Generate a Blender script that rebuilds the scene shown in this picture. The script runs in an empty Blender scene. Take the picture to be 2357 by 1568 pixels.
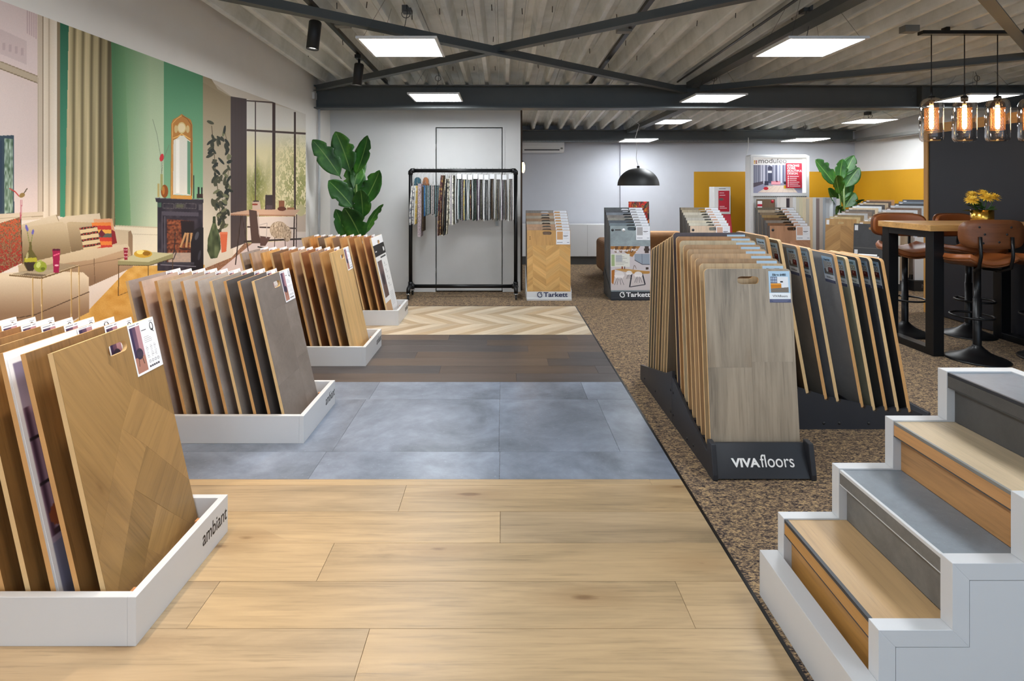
import bpy, bmesh, math, random
import numpy as np
from mathutils import Vector, Matrix, Euler

random.seed(7)
RNG = np.random.default_rng(11)
SC = bpy.context.scene
COL = SC.collection
PI = math.pi
R = math.radians

# ------------------------------------------------------------------ camera, world, exposure
cam_d = bpy.data.cameras.new('camera')
cam = bpy.data.objects.new('camera', cam_d)
COL.objects.link(cam)
cam.location = (0, 0, 1.4)
cam.rotation_euler = (R(90), 0, 0)
cam_d.sensor_width = 36.0
cam_d.lens = 1300 / 2357 * 36.0
cam_d.shift_x = 21.5 / 2357
cam_d.shift_y = -352 / 2357
cam_d.clip_start = 0.05
SC.camera = cam

world = bpy.data.worlds.new('daylight')
SC.world = world
world.use_nodes = True
bg = world.node_tree.nodes['Background']
bg.inputs[0].default_value = (0.60, 0.79, 1.0, 1)
bg.inputs[1].default_value = 1.6

SC.view_settings.view_transform = 'Standard'
SC.view_settings.look = 'None'
SC.view_settings.gamma = 1
SC.view_settings.use_curve_mapping = False
SC.view_settings.exposure = 0.4
LED = 27.0          # radiance of the ceiling panels
SPOT = 55.0         # track spots, watts

# ------------------------------------------------------------------ small helpers
def S(r, g, b, a=1.0):
    def f(c):
        c /= 255.0
        return c / 12.92 if c <= 0.04045 else ((c + 0.055) / 1.055) ** 2.4
    return (f(r), f(g), f(b), a)

def P(u, v, Y):
    """the point that stands at distance Y and is seen at (u, v) in the photograph; used to measure the room"""
    return Vector(((u - 1157) * Y / 1300, Y, 1.4 - (v - 432) * Y / 1300))

def X_(u, Y): return (u - 1157) * Y / 1300
def Z_(v, Y): return 1.4 - (v - 432) * Y / 1300

class Nodes:
    def __init__(s, name):
        s.m = bpy.data.materials.new(name)
        s.m.use_nodes = True
        s.nt = s.m.node_tree
        s.nt.nodes.clear()
        s.out = s.n('ShaderNodeOutputMaterial')
    def n(s, t, **kw):
        x = s.nt.nodes.new(t)
        for k, v in kw.items(): setattr(x, k, v)
        return x
    def l(s, a, b): s.nt.links.new(a, b)
    def set(s, sock, v):
        if hasattr(v, 'is_linked') or isinstance(v, bpy.types.NodeSocket): s.l(v, sock)
        else: sock.default_value = v
    def math(s, op, a, b=0.0, clamp=False):
        x = s.n('ShaderNodeMath', operation=op, use_clamp=clamp)
        s.set(x.inputs[0], a); s.set(x.inputs[1], b)
        return x.outputs[0]
    def mix(s, f, a, b, blend='MIX'):
        x = s.n('ShaderNodeMix', data_type='RGBA', blend_type=blend)
        s.set(x.inputs[0], f); s.set(x.inputs[6], a); s.set(x.inputs[7], b)
        return x.outputs[2]
    def ramp(s, f, stops, interp='LINEAR'):
        x = s.n('ShaderNodeValToRGB')
        x.color_ramp.interpolation = interp
        e = x.color_ramp.elements
        while len(e) < len(stops): e.new(0.5)
        for i, (p, c) in enumerate(stops):
            e[i].position = p; e[i].color = c
        s.set(x.inputs[0], f)
        return x.outputs[0]
    def noise(s, vec, scale, detail=4, rough=0.55, dist=0.0):
        x = s.n('ShaderNodeTexNoise')
        x.inputs['Scale'].default_value = scale
        x.inputs['Detail'].default_value = detail
        x.inputs['Roughness'].default_value = rough
        x.inputs['Distortion'].default_value = dist
        s.l(vec, x.inputs['Vector'])
        return x.outputs[0]
    def objvec(s, scale=(1, 1, 1), rnd=True):
        tc = s.n('ShaderNodeTexCoord')
        v = tc.outputs['Object']
        if rnd:
            oi = s.n('ShaderNodeObjectInfo')
            m = s.n('ShaderNodeVectorMath', operation='MULTIPLY_ADD')
            c = s.n('ShaderNodeCombineXYZ')
            for i in range(3): s.l(oi.outputs['Random'], c.inputs[i])
            s.l(c.outputs[0], m.inputs[0])
            m.inputs[1].default_value = (31.0, 57.0, 43.0)
            s.l(v, m.inputs[2])
            v = m.outputs[0]
        mp = s.n('ShaderNodeVectorMath', operation='MULTIPLY')
        s.l(v, mp.inputs[0]); mp.inputs[1].default_value = scale
        return mp.outputs[0]
    def bsdf(s, color, rough=0.5, metal=0.0, spec=0.5, bump=None, bump_s=0.1, **kw):
        b = s.n('ShaderNodeBsdfPrincipled')
        s.set(b.inputs['Base Color'], color)
        s.set(b.inputs['Roughness'], rough)
        b.inputs['Metallic'].default_value = metal
        b.inputs['Specular IOR Level'].default_value = spec
        for k, v in kw.items(): b.inputs[k].default_value = v
        if bump is not None:
            bp = s.n('ShaderNodeBump')
            bp.inputs['Strength'].default_value = bump_s
            bp.inputs['Distance'].default_value = 0.002
            s.l(bump, bp.inputs['Height']); s.l(bp.outputs[0], b.inputs['Normal'])
        s.l(b.outputs[0], s.out.inputs[0])
        return s.m

def plain(name, c, rough=0.5, metal=0.0, spec=0.5, grain=0.04):
    n = Nodes(name)
    f = n.noise(n.objvec((1, 1, 1)), 6.0, 3)
    a = [x * (1 - grain) for x in c[:3]] + [1]
    b = [min(1, x * (1 + grain)) for x in c[:3]] + [1]
    return n.bsdf(n.ramp(f, [(0.3, a), (0.7, b)]), rough, metal, spec)

_wood = {}
def wood(c, axis='z', rough=0.42, knots=0.5, contrast=1.0, tone=0.10, scale=1.0, spec=0.4):
    """c: sRGB of the middle tone; grain runs along the local axis"""
    key = (tuple(c), axis, rough, knots, contrast, tone, scale)
    if key in _wood: return _wood[key]
    n = Nodes('wood')
    k = {'x': (1.1, 9.0, 9.0), 'z': (9.0, 9.0, 1.1), 'y': (9.0, 1.1, 9.0)}[axis]
    k2 = {'x': (4.0, 110.0, 110.0), 'z': (110.0, 110.0, 4.0), 'y': (110.0, 4.0, 110.0)}[axis]
    k3 = {'x': (1.5, 4.2, 4.2), 'z': (4.2, 4.2, 1.5), 'y': (4.2, 1.5, 4.2)}[axis]
    m = Vector(S(*c)[:3])
    ct = contrast
    def sh(f): return [min(1, max(0, x * f)) for x in m] + [1]
    n1 = n.noise(n.objvec([q * scale for q in k]), 1.0, 8, 0.66, 0.7)
    n2 = n.noise(n.objvec([q * scale for q in k2]), 1.0, 3, 0.65, 0.2)
    low = n.noise(n.objvec([q * scale * .22 for q in k]), 1.0, 2, 0.5, 0.4)
    sp = n.n('ShaderNodeSeparateXYZ'); n.l(n.objvec((scale, scale, scale)), sp.inputs[0])
    ac = {'x': (1, 2), 'z': (0, 1), 'y': (0, 2)}[axis]
    across = n.math('ADD', sp.outputs[ac[0]], sp.outputs[ac[1]])
    ring = n.math('SINE', n.math('ADD', n.math('MULTIPLY', across, 150.0), n.math('MULTIPLY', n.noise(n.objvec([q * scale * .35 for q in k]), 1.0, 2, .5), 95.0)))
    ring = n.math('MULTIPLY', n.math('ADD', ring, 1.0), .5)
    f = n.math('ADD', n.math('MULTIPLY', n1, 0.60), n.math('MULTIPLY', n2, 0.20))
    f = n.math('ADD', f, n.math('MULTIPLY', low, 0.20))
    col = n.ramp(f, [(0.36, sh(1 - .50 * ct)), (0.44, sh(1 - .20 * ct)), (0.52, sh(1.0)), (0.64, sh(1 + .20 * ct))])
    col = n.mix(n.math('MULTIPLY', n.math('POWER', ring, 3.0), min(.5, .22 * ct)), col, sh(.62))
    pore = n.ramp(n2, [(.30, (1, 1, 1, 1)), (.42, (0, 0, 0, 1))])
    col = n.mix(n.math('MULTIPLY', pore, min(.6, .40 * ct)), col, sh(.45))
    if knots > 0:
        vo = n.n('ShaderNodeTexVoronoi', feature='F1', voronoi_dimensions='2D')
        al = sp.outputs[{'x': 0, 'y': 1, 'z': 2}[axis]]
        cv2 = n.n('ShaderNodeCombineXYZ')
        n.l(n.math('MULTIPLY', al, 1.4), cv2.inputs[0]); n.l(n.math('MULTIPLY', across, 4.6), cv2.inputs[1])
        n.l(cv2.outputs[0], vo.inputs['Vector'])
        vo.inputs['Scale'].default_value = 1.0
        sc = n.n('ShaderNodeSeparateColor'); n.l(vo.outputs['Color'], sc.inputs[0])
        on = n.math('GREATER_THAN', sc.outputs[0], .6)
        dd = n.math('ADD', vo.outputs['Distance'], n.math('MULTIPLY', n.math('SUBTRACT', n1, .5), .22))
        halo = n.ramp(dd, [(0.03, (1, 1, 1, 1)), (0.30, (0, 0, 0, 1))], 'EASE')
        core = n.ramp(dd, [(0.015, (1, 1, 1, 1)), (0.055, (0, 0, 0, 1))])
        col = n.mix(n.math('MULTIPLY', n.math('MULTIPLY', halo, on), .55 * knots), col, [m[0] * .62, m[1] * .54, m[2] * .46, 1])
        col = n.mix(n.math('MULTIPLY', n.math('MULTIPLY', core, on), .8 * knots), col, [m[0] * .30, m[1] * .21, m[2] * .14, 1])
    oi = n.n('ShaderNodeObjectInfo')
    t = n.math('ADD', n.math('MULTIPLY', oi.outputs['Random'], 2 * tone), 1 - tone)
    cc = n.n('ShaderNodeCombineXYZ')
    for i in range(3): n.l(t, cc.inputs[i])
    col = n.mix(1.0, col, cc.outputs[0], 'MULTIPLY')
    r = n.math('ADD', n.math('MULTIPLY', n2, 0.2), rough - 0.1)
    _wood[key] = n.bsdf(col, r, 0, spec, bump=n2, bump_s=0.12)
    return _wood[key]

_conc = {}
def concrete(c, rough=0.45, contrast=1.0, tone=0.03, scale=1.0, spec=0.4):
    key = (tuple(c), rough, contrast, tone, scale)
    if key in _conc: return _conc[key]
    n = Nodes('concrete')
    m = S(*c)[:3]
    v = n.objvec((scale, scale, scale))
    a = n.noise(v, 2.2, 6, 0.62, 0.7)
    b = n.noise(v, 14.0, 5, 0.65)
    f = n.math('ADD', n.math('MULTIPLY', a, 0.75), n.math('MULTIPLY', b, 0.25))
    dk = [x * (1 - 0.38 * contrast) for x in m] + [1]
    lt = [min(1, x * (1 + 0.42 * contrast)) for x in m] + [1]
    col = n.ramp(f, [(0.33, dk), (0.5, list(m) + [1]), (0.66, lt)])
    sp = n.noise(v, 70.0, 2, 0.5)
    col = n.mix(n.ramp(sp, [(0.66, (0, 0, 0, 1)), (0.74, (0.35, 0.35, 0.35, 1))]), col, [min(1, x * 1.8) for x in m] + [1])
    oi = n.n('ShaderNodeObjectInfo')
    t = n.math('ADD', n.math('MULTIPLY', oi.outputs['Random'], 2 * tone), 1 - tone)
    cc = n.n('ShaderNodeCombineXYZ')
    for i in range(3): n.l(t, cc.inputs[i])
    col = n.mix(1.0, col, cc.outputs[0], 'MULTIPLY')
    _conc[key] = n.bsdf(col, rough, 0, spec, bump=b, bump_s=0.08)
    return _conc[key]

def emit(name, c, s):
    n = Nodes(name)
    e = n.n('ShaderNodeEmission')
    e.inputs[0].default_value = c; e.inputs[1].default_value = s
    n.l(e.outputs[0], n.out.inputs[0])
    return n.m

def picture(name, arr, rough=0.5, spec=0.3):
    """a print: arr is (h, w, 3) sRGB 0..1 with row 0 at the TOP, made by the script itself"""
    h, w = arr.shape[:2]
    img = bpy.data.images.new(name, w, h)
    px = np.ones((h, w, 4), np.float32)
    px[:, :, :3] = np.clip(arr[::-1], 0, 1)
    img.pixels.foreach_set(px.ravel())
    img.update()
    n = Nodes(name)
    tc = n.n('ShaderNodeTexCoord')
    t = n.n('ShaderNodeTexImage', image=img, extension='EXTEND')
    n.l(tc.outputs['UV'], t.inputs[0])
    return n.bsdf(t.outputs[0], rough, 0, spec)

class B:
    """collects faces and links them as one mesh object"""
    def __init__(s): s.v = []; s.f = []; s.m = []; s.sm = []; s.uv = {}
    def add(s, vs, fs, m=0, smooth=False):
        o = len(s.v)
        s.v += [tuple(x) for x in vs]
        for f in fs:
            s.f.append([o + i for i in f]); s.m.append(m); s.sm.append(smooth)
        return s
    def face(s, pts, m=0, uv=None):
        s.add(pts, [list(range(len(pts)))], m)
        if uv: s.uv[len(s.f) - 1] = uv
        return s
    def box(s, x0, x1, y0, y1, z0, z1, m=0):
        v = [(x, y, z) for z in (z0, z1) for y in (y0, y1) for x in (x0, x1)]
        f = [(0, 2, 3, 1), (4, 5, 7, 6), (0, 1, 5, 4), (2, 6, 7, 3), (0, 4, 6, 2), (1, 3, 7, 5)]
        return s.add(v, f, m)
    def prism(s, poly, axis, a, b, m=0):
        """poly: 2-D outline (x,z) for axis y, (y,z) for axis x, (x,y) for axis z"""
        def q(p, t):
            return {'y': (p[0], t, p[1]), 'x': (t, p[0], p[1]), 'z': (p[0], p[1], t)}[axis]
        n = len(poly)
        vs = [q(p, a) for p in poly] + [q(p, b) for p in poly]
        fs = [list(range(n))[::-1], list(range(n, 2 * n))]
        fs += [(i, (i + 1) % n, n + (i + 1) % n, n + i) for i in range(n)]
        return s.add(vs, fs, m)
    def bar(s, p, q, w, h, m=0, up=(0, 0, 1)):
        p, q = Vector(p), Vector(q)
        d = (q - p).normalized()
        sx = d.cross(Vector(up)).normalized(); sz = sx.cross(d)
        vs = []
        for e in (p, q):
            for i, j in ((-1, -1), (1, -1), (1, 1), (-1, 1)):
                vs.append(e + sx * (i * w / 2) + sz * (j * h / 2))
        fs = [(3, 2, 1, 0), (4, 5, 6, 7)] + [(i, (i + 1) % 4, 4 + (i + 1) % 4, 4 + i) for i in range(4)]
        return s.add(vs, fs, m)
    def tube(s, path, r, n=8, m=0, closed=False):
        pts = [Vector(p) for p in path]
        k = len(pts)
        rs = r if isinstance(r, (list, tuple)) else [r] * k
        vs = []; prev = None
        for i, p in enumerate(pts):
            if closed: t = (pts[(i + 1) % k] - pts[i - 1])
            else: t = pts[min(i + 1, k - 1)] - pts[max(i - 1, 0)]
            t.normalize()
            if prev is None:
                a = Vector((0, 0, 1)) if abs(t.z) < 0.9 else Vector((1, 0, 0))
                x = t.cross(a).normalized()
            else:
                x = (prev - t * prev.dot(t)).normalized()
            prev = x
            y = t.cross(x)
            for j in range(n):
                an = 2 * PI * j / n
                vs.append(p + (x * math.cos(an) + y * math.sin(an)) * rs[i])
        fs = []
        for i in range(k if closed else k - 1):
            a, b = i * n, ((i + 1) % k) * n
            for j in range(n): fs.append((a + j, a + (j + 1) % n, b + (j + 1) % n, b + j))
        s.add(vs, fs, m, True)
        if not closed:
            o = len(s.v) - len(vs)
            s.f.append([o + j for j in range(n)][::-1]); s.m.append(m); s.sm.append(False)
            s.f.append([o + (k - 1) * n + j for j in range(n)]); s.m.append(m); s.sm.append(False)
        return s
    def lathe(s, prof, c=(0, 0, 0), n=28, m=0, smooth=True):
        vs = [(c[0] + r * math.cos(2 * PI * j / n), c[1] + r * math.sin(2 * PI * j / n), c[2] + z) for r, z in prof for j in range(n)]
        fs = []
        for i in range(len(prof) - 1):
            for j in range(n):
                fs.append((i * n + j, i * n + (j + 1) % n, (i + 1) * n + (j + 1) % n, (i + 1) * n + j))
        return s.add(vs, fs, m, smooth)
    def ball(s, c, rx, ry, rz, m=0, n=10, k=6):
        prof = [(max(1e-4, math.sin(PI * i / k)), -math.cos(PI * i / k)) for i in range(k + 1)]
        vs = [(c[0] + rx * r * math.cos(2 * PI * j / n), c[1] + ry * r * math.sin(2 * PI * j / n), c[2] + rz * z) for r, z in prof for j in range(n)]
        fs = [(i * n + j, i * n + (j + 1) % n, (i + 1) * n + (j + 1) % n, (i + 1) * n + j) for i in range(k) for j in range(n)]
        return s.add(vs, fs, m, True)
    def mesh(s, name, mats):
        me = bpy.data.meshes.new(name)
        me.from_pydata(s.v, [], s.f)
        for mt in (mats if isinstance(mats, (list, tuple)) else [mats]): me.materials.append(mt)
        me.polygons.foreach_set('material_index', s.m)
        me.polygons.foreach_set('use_smooth', s.sm)
        if s.uv:
            lay = me.uv_layers.new(name='UVMap')
            for fi, uv in s.uv.items():
                for li, c in zip(me.polygons[fi].loop_indices, uv): lay.data[li].uv = c
        me.update()
        return me
    def build(s, name, mats, parent=None, loc=(0, 0, 0), rot=(0, 0, 0), bevel=0.0, seg=2, fix=True):
        me = s.mesh(name, mats)
        if fix:
            bm = bmesh.new(); bm.from_mesh(me)
            bmesh.ops.recalc_face_normals(bm, faces=bm.faces)
            bm.to_mesh(me); bm.free()
        return link(name, me, parent, loc, rot, bevel, seg)

def link(name, me, parent=None, loc=(0, 0, 0), rot=(0, 0, 0), bevel=0.0, seg=2):
    o = bpy.data.objects.new(name, me)
    COL.objects.link(o)
    o.location = loc; o.rotation_euler = rot
    if parent: o.parent = parent
    if bevel > 0:
        b = o.modifiers.new('edge', 'BEVEL')
        b.width = bevel; b.segments = seg; b.limit_method = 'ANGLE'; b.angle_limit = R(35)
    return o

def thing(name, label, cat, loc=(0, 0, 0), rotz=0.0, group=None):
    o = bpy.data.objects.new(name, None)
    o.empty_display_size = 0.1
    COL.objects.link(o)
    o.location = loc; o.rotation_euler = (0, 0, rotz)
    return tag(o, label, cat, group)

def tag(o, label, cat, group=None):
    o['label'] = label; o['category'] = cat
    if group: o['group'] = group
    return o

def struct(o):
    o['kind'] = 'structure'
    return o

def lettering(body, size, mat, parent, loc, rot, bold=0.0, extrude=0.0008, name='lettering', align='CENTER', sx=1.0, space=1.0, fit=None):
    cu = bpy.data.curves.new('t', 'FONT')
    cu.body = body; cu.size = size; cu.align_x = align; cu.extrude = extrude; cu.offset = bold
    cu.space_character = space
    t = bpy.data.objects.new('t', cu)
    COL.objects.link(t)
    bpy.context.view_layer.update()
    me = bpy.data.meshes.new_from_object(t.evaluated_get(bpy.context.evaluated_depsgraph_get()))
    bpy.data.objects.remove(t); bpy.data.curves.remove(cu)
    me.materials.clear(); me.materials.append(mat)
    o = link(name, me, parent, loc, rot)
    o.scale = (sx, 1, 1)
    if fit:
        xs = [v_.co.x for v_ in me.vertices]; ys_ = [v_.co.y for v_ in me.vertices]
        k_ = fit[0] / (max(xs) - min(xs)); h_ = fit[1] / (max(ys_) - min(ys_))
        x0_ = min(xs); y0_ = min(ys_)
        for v_ in me.vertices: v_.co.x = (v_.co.x - x0_) * k_; v_.co.y = (v_.co.y - y0_) * h_
        o.scale = (1, 1, 1)
    return o

# ------------------------------------------------------------------ painting of flat prints (numpy)
class Canvas:
    """a print painted by its own (U, V) coordinates; U, V are arrays (h, w)"""
    def __init__(s, U, V, base):
        s.U, s.V = U, V
        s.a = np.empty(U.shape + (3,), np.float32)
        s.a[:] = np.array(base, np.float32) / 255
        s.ucol = U[0]
    def _cols(s, u0, u1):
        idx = np.nonzero((s.ucol >= u0) & (s.ucol <= u1))[0]
        return (idx[0], idx[-1] + 1) if len(idx) else None
    def _put(s, c, mask, color, alpha=1.0):
        sub = s.a[:, c[0]:c[1]]
        if callable(color):
            col = color(s.U[:, c[0]:c[1]], s.V[:, c[0]:c[1]]) / 255.0
            sub[mask] = sub[mask] * (1 - alpha) + col[mask] * alpha
        else:
            sub[mask] = sub[mask] * (1 - alpha) + np.array(color, np.float32) / 255 * alpha
    def poly(s, pts, color, alpha=1.0):
        us = [p[0] for p in pts]
        c = s._cols(min(us), max(us))
        if c is None: return
        U, V = s.U[:, c[0]:c[1]], s.V[:, c[0]:c[1]]
        m = np.zeros(U.shape, bool)
        n = len(pts)
        for i in range(n):
            (x0, y0), (x1, y1) = pts[i], pts[(i + 1) % n]
            if y0 == y1: continue
            m ^= ((V < y0) != (V < y1)) & (U < (x1 - x0) * (V - y0) / (y1 - y0) + x0)
        s._put(c, m, color, alpha)
    def rect(s, u0, v0, u1, v1, color, alpha=1.0): s.poly([(u0, v0), (u1, v0), (u1, v1), (u0, v1)], color, alpha)
    def ell(s, cu, cv, ru, rv, color, ang=0.0, alpha=1.0):
        r = max(ru, rv)
        c = s._cols(cu - r, cu + r)
        if c is None: return
        du, dv = s.U[:, c[0]:c[1]] - cu, s.V[:, c[0]:c[1]] - cv
        ca, sa = math.cos(ang), math.sin(ang)
        x, y = du * ca + dv * sa, -du * sa + dv * ca
        s._put(c, (x / ru) ** 2 + (y / rv) ** 2 <= 1, color, alpha)
    def line(s, pts, w, color, alpha=1.0):
        for (x0, y0), (x1, y1) in zip(pts, pts[1:]):
            dx, dy = x1 - x0, y1 - y0
            l = math.hypot(dx, dy) or 1
            nx, ny = -dy / l * w / 2, dx / l * w / 2
            s.poly([(x0 + nx, y0 + ny), (x1 + nx, y1 + ny), (x1 - nx, y1 - ny), (x0 - nx, y0 - ny)], color, alpha)

def lerp(a, b, t):
    t = np.clip(t, 0, 1)[..., None]
    return np.array(a, np.float32) * (1 - t) + np.array(b, np.float32) * t

def vnoise(x, y, seed=0):
    """smooth value noise of two arrays"""
    g = np.random.default_rng(seed).random((64, 64)).astype(np.float32)
    xi, yi = np.floor(x).astype(int), np.floor(y).astype(int)
    fx, fy = x - xi, y - yi
    fx, fy = fx * fx * (3 - 2 * fx), fy * fy * (3 - 2 * fy)
    q = lambda i, j: g[i % 64, j % 64]
    return (q(xi, yi) * (1 - fx) + q(xi + 1, yi) * fx) * (1 - fy) + (q(xi, yi + 1) * (1 - fx) + q(xi + 1, yi + 1) * fx) * fy

def grid(w, h, u1, v1):
    u = (np.arange(w) + 0.5) / w * u1; v = (np.arange(h) + 0.5) / h * v1
    return np.meshgrid(u, v)

# ------------------------------------------------------------------ shared materials
M = {}
M['wall'] = plain('wall paint', S(212, 211, 210), 0.75, grain=0.015)
M['white'] = plain('white lacquer', S(206, 207, 209), 0.35, grain=0.01)
M['offwhite'] = plain('off white plastic', S(215, 216, 216), 0.45, grain=0.01)
M['yellow'] = plain('yellow wall paint', S(186, 136, 0), 0.7, grain=0.02)
M['black'] = plain('black metal', S(15, 15, 17), 0.36, 0.0, 0.35)
M['wallleft'] = plain('warm white wall paint', S(242, 237, 230), 0.75, grain=0.012)  # same white paint made lighter and warmer to stand in for missing light
M['wallback'] = plain('cool grey wall paint', S(184, 187, 195), 0.75, grain=0.015)  # bluish paint made darker to offset hot spots from the nearby LED panels
M['blackmat'] = plain('black plastic', S(22, 22, 24), 0.55)
M['anthracite'] = plain('anthracite board', S(42, 44, 50), 0.42)
M['beam'] = plain('anthracite steel', S(78, 82, 83), 0.5, 0.0)
M['navy'] = plain('navy wall panel', S(25, 27, 36), 0.55)
M['steel'] = plain('galvanised steel', S(150, 150, 146), 0.42, 0.6)
M['chrome'] = plain('chrome', S(200, 200, 205), 0.15, 1.0)
M['mdf'] = plain('board edge', S(204, 154, 96), 0.6, grain=0.08)
M['mdfpale'] = plain('pale board edge', S(220, 184, 132), 0.6, grain=0.06)
M['grey'] = plain('grey plastic', S(120, 118, 112), 0.5)
M['greydark'] = plain('dark grey plastic', S(70, 70, 70), 0.5)
M['red'] = plain('red print', S(178, 28, 52), 0.5)
M['card'] = plain('white card', S(236, 237, 240), 0.5, grain=0.01)
M['blueink'] = plain('navy ink', S(20, 24, 70), 0.5)
M['ink'] = plain('black ink', S(15, 15, 18), 0.5)
M['whiteink'] = plain('white print', S(240, 240, 240), 0.5)
M['greyink'] = plain('grey ink', S(95, 90, 88), 0.5)
M['brass'] = plain('brass', S(205, 160, 70), 0.25, 1.0)
M['peg'] = wood((200, 140, 90), 'x', knots=0)
M['led'] = emit('lit diffuser', (0.93, 0.97, 1.0, 1), LED)
# ------------------------------------------------------------------ the room
XL, XR, YB, YD, YF = -2.315, 6.6, 10.64, 7.58, -3.4
def zc(y):          # underside of the roof deck: it falls gently towards the back
    return 2.70 + (6.92 - y) * 0.0273 if y < 6.92 else 2.70 - (y - 6.92) * 0.07

# carpet
n = Nodes('speckled carpet')
v = n.objvec((1, 1, 1), False)
sv = n.n('ShaderNodeVectorMath', operation='MULTIPLY'); n.l(v, sv.inputs[0]); sv.inputs[1].default_value = (75, 170, 75)
f1 = n.noise(sv.outputs[0], 1.0, 3, 0.7, 0.4)
f2 = n.noise(v, 320.0, 2, 0.6)
f3 = n.noise(v, 2.0, 3)
sv2 = n.n('ShaderNodeVectorMath', operation='MULTIPLY'); n.l(v, sv2.inputs[0]); sv2.inputs[1].default_value = (22, 48, 22)
f4 = n.noise(sv2.outputs[0], 1.0, 3, 0.75, 0.5)
f = n.math('ADD', n.math('ADD', n.math('MULTIPLY', f1, 0.52), n.math('MULTIPLY', f2, 0.16)), n.math('MULTIPLY', f4, 0.32))
c = n.ramp(f, [(0.40, S(28, 26, 30)), (0.46, S(72, 65, 64)), (0.52, S(142, 120, 96)), (0.59, S(204, 172, 126))])
c = n.mix(n.math('MULTIPLY', f3, 0.25), c, S(70, 62, 62))
M['carpet'] = n.bsdf(c, 0.95, 0, 0.1, bump=f, bump_s=0.6)

floor = struct(B().box(XL - .1, XR + .1, YF, YB + .1, -0.1, 0.0).build('floor', M['carpet']))
floor['label'] = 'brown speckled carpet with sample strips of wood, tile and chevron flooring laid on it'

def plank(name, x0, x1, y0, y1, mat, z=0.006, gap=0.0012):
    w, d = x1 - x0 - gap, y1 - y0 - gap
    o = B().box(-w / 2, w / 2, -d / 2, d / 2, 0, z).build(name, mat, floor, ((x0 + x1) / 2, (y0 + y1) / 2, 0), bevel=0.0007, seg=1)
    return o

FX0, FX1 = XL, 0.852
oak = wood((180, 153, 116), 'x', 0.40, 0.9, 0.85, 0.05, .8)
oak2 = wood((173, 149, 117), 'x', 0.40, 0.9, 0.85, 0.05, .8)
rows = [2.70, 2.645, 2.43, 2.215, 2.0, 1.785, 1.57, 1.355, 1.14, 0.925, 0.71]
joints = [[0.70], [-0.45, 1.2], [-0.01], [-0.66], [-1.0, 0.61], [-0.42, 0.95], [-1.5, 0.3], [-0.8], [-1.2, 0.4], [-0.3]]
k = 0
for i in range(len(rows) - 1):
    xs = [FX0] + [j for j in joints[i] if j < FX1 - .05] + [FX1]
    for a, b in zip(xs, xs[1:]):
        k += 1
        plank('oak_plank', a, b, rows[i + 1], rows[i], oak2 if k % 3 == 0 else oak)
tile = concrete((120, 128, 142), 0.30, 1.2, 0.05, .9)
tj = [[-1.66, -0.93, -0.015], [-0.90, -0.02, 0.62], [-1.7, -0.88, -0.018, 0.56]]
ty = [2.70, 2.98, 3.72, 4.05]
for i in range(3):
    xs = [FX0] + tj[i] + [FX1]
    for a, b in zip(xs, xs[1:]): plank('stone_tile', a, b, ty[i], ty[i + 1], tile)
brown = wood((88, 75, 66), 'x', 0.38, 0.35, 0.8, 0.16)
brown2 = wood((76, 70, 69), 'x', 0.38, 0.35, 0.8, 0.16)
by = [4.05 + 1.303 * i / 7 for i in range(8)]
bj = [[0.10], [-0.48, 0.72], [0.36], [-0.72, 0.55], [-1.2, 0.22], [-0.14], [-0.5, 0.60]]
for i in range(7):
    xs = [FX0] + bj[i] + [FX1]
    for q, (a, b) in enumerate(zip(xs, xs[1:])): plank('brown_plank', a, b, by[i], by[i + 1], brown2 if (q + i) % 2 else brown)

def clip(poly, rect):
    """Sutherland-Hodgman: a convex outline cut to (x0, x1, y0, y1)"""
    x0, x1, y0, y1 = rect
    for ax, lim, sg in ((0, x0, 1), (0, x1, -1), (1, y0, 1), (1, y1, -1)):
        out = []
        for i in range(len(poly)):
            p, q = poly[i - 1], poly[i]
            ip, iq = sg * (p[ax] - lim) >= 0, sg * (q[ax] - lim) >= 0
            if ip != iq:
                t = (lim - p[ax]) / (q[ax] - p[ax])
                out.append((p[0] + t * (q[0] - p[0]), p[1] + t * (q[1] - p[1])))
            if iq: out.append(q)
        poly = out
        if not poly: return []
    return poly

def chevrons(rect, col, depth, rise, along='y', phase=0.0):
    """chevron blocks (parallelograms) filling rect; columns of width col; yields (outline, sign)"""
    x0, x1, y0, y1 = rect
    i = 0; x = x0 - phase
    while x < x1:
        sg = 1 if i % 2 == 0 else -1
        y = y0 - abs(rise) - depth
        while y < y1 + abs(rise):
            a, b = (0, rise) if sg > 0 else (rise, 0)
            p = [(x, y + a), (x + col, y + b), (x + col, y + b + depth), (x, y + a + depth)]
            q = clip(p, rect)
            if len(q) >= 3: yield q, sg
            y += depth
        x += col; i += 1

def flat_piece(name, poly, h, mat, parent, grain, plane='xy', shrink=0.0008, off=0.0):
    """a thin block with its local x along the grain; poly in the parent's (x, y) or (x, z)"""
    cx = sum(p[0] for p in poly) / len(poly); cy = sum(p[1] for p in poly) / len(poly)
    ca, sa = math.cos(-grain), math.sin(-grain)
    loc = []
    for x, y in poly:
        dx, dy = x - cx, y - cy
        l = math.hypot(dx, dy) or 1
        dx -= dx / l * shrink; dy -= dy / l * shrink
        loc.append((dx * ca - dy * sa, dx * sa + dy * ca))
    b = B().prism(loc, 'z', 0, h)
    if plane == 'xy': return b.build(name, mat, parent, (cx, cy, off), (0, 0, grain))
    return b.build(name, mat, parent, (cx, off, cy), (Matrix.Rotation(R(90), 3, 'X') @ Matrix.Rotation(grain, 3, 'Z')).to_euler())

chev = [wood((192, 174, 148), 'x', 0.4, 0.1, 0.5, 0.07), wood((176, 154, 124), 'x', 0.4, 0.1, 0.5, 0.07), wood((202, 186, 162), 'x', 0.4, 0.1, 0.4, 0.06)]
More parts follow.
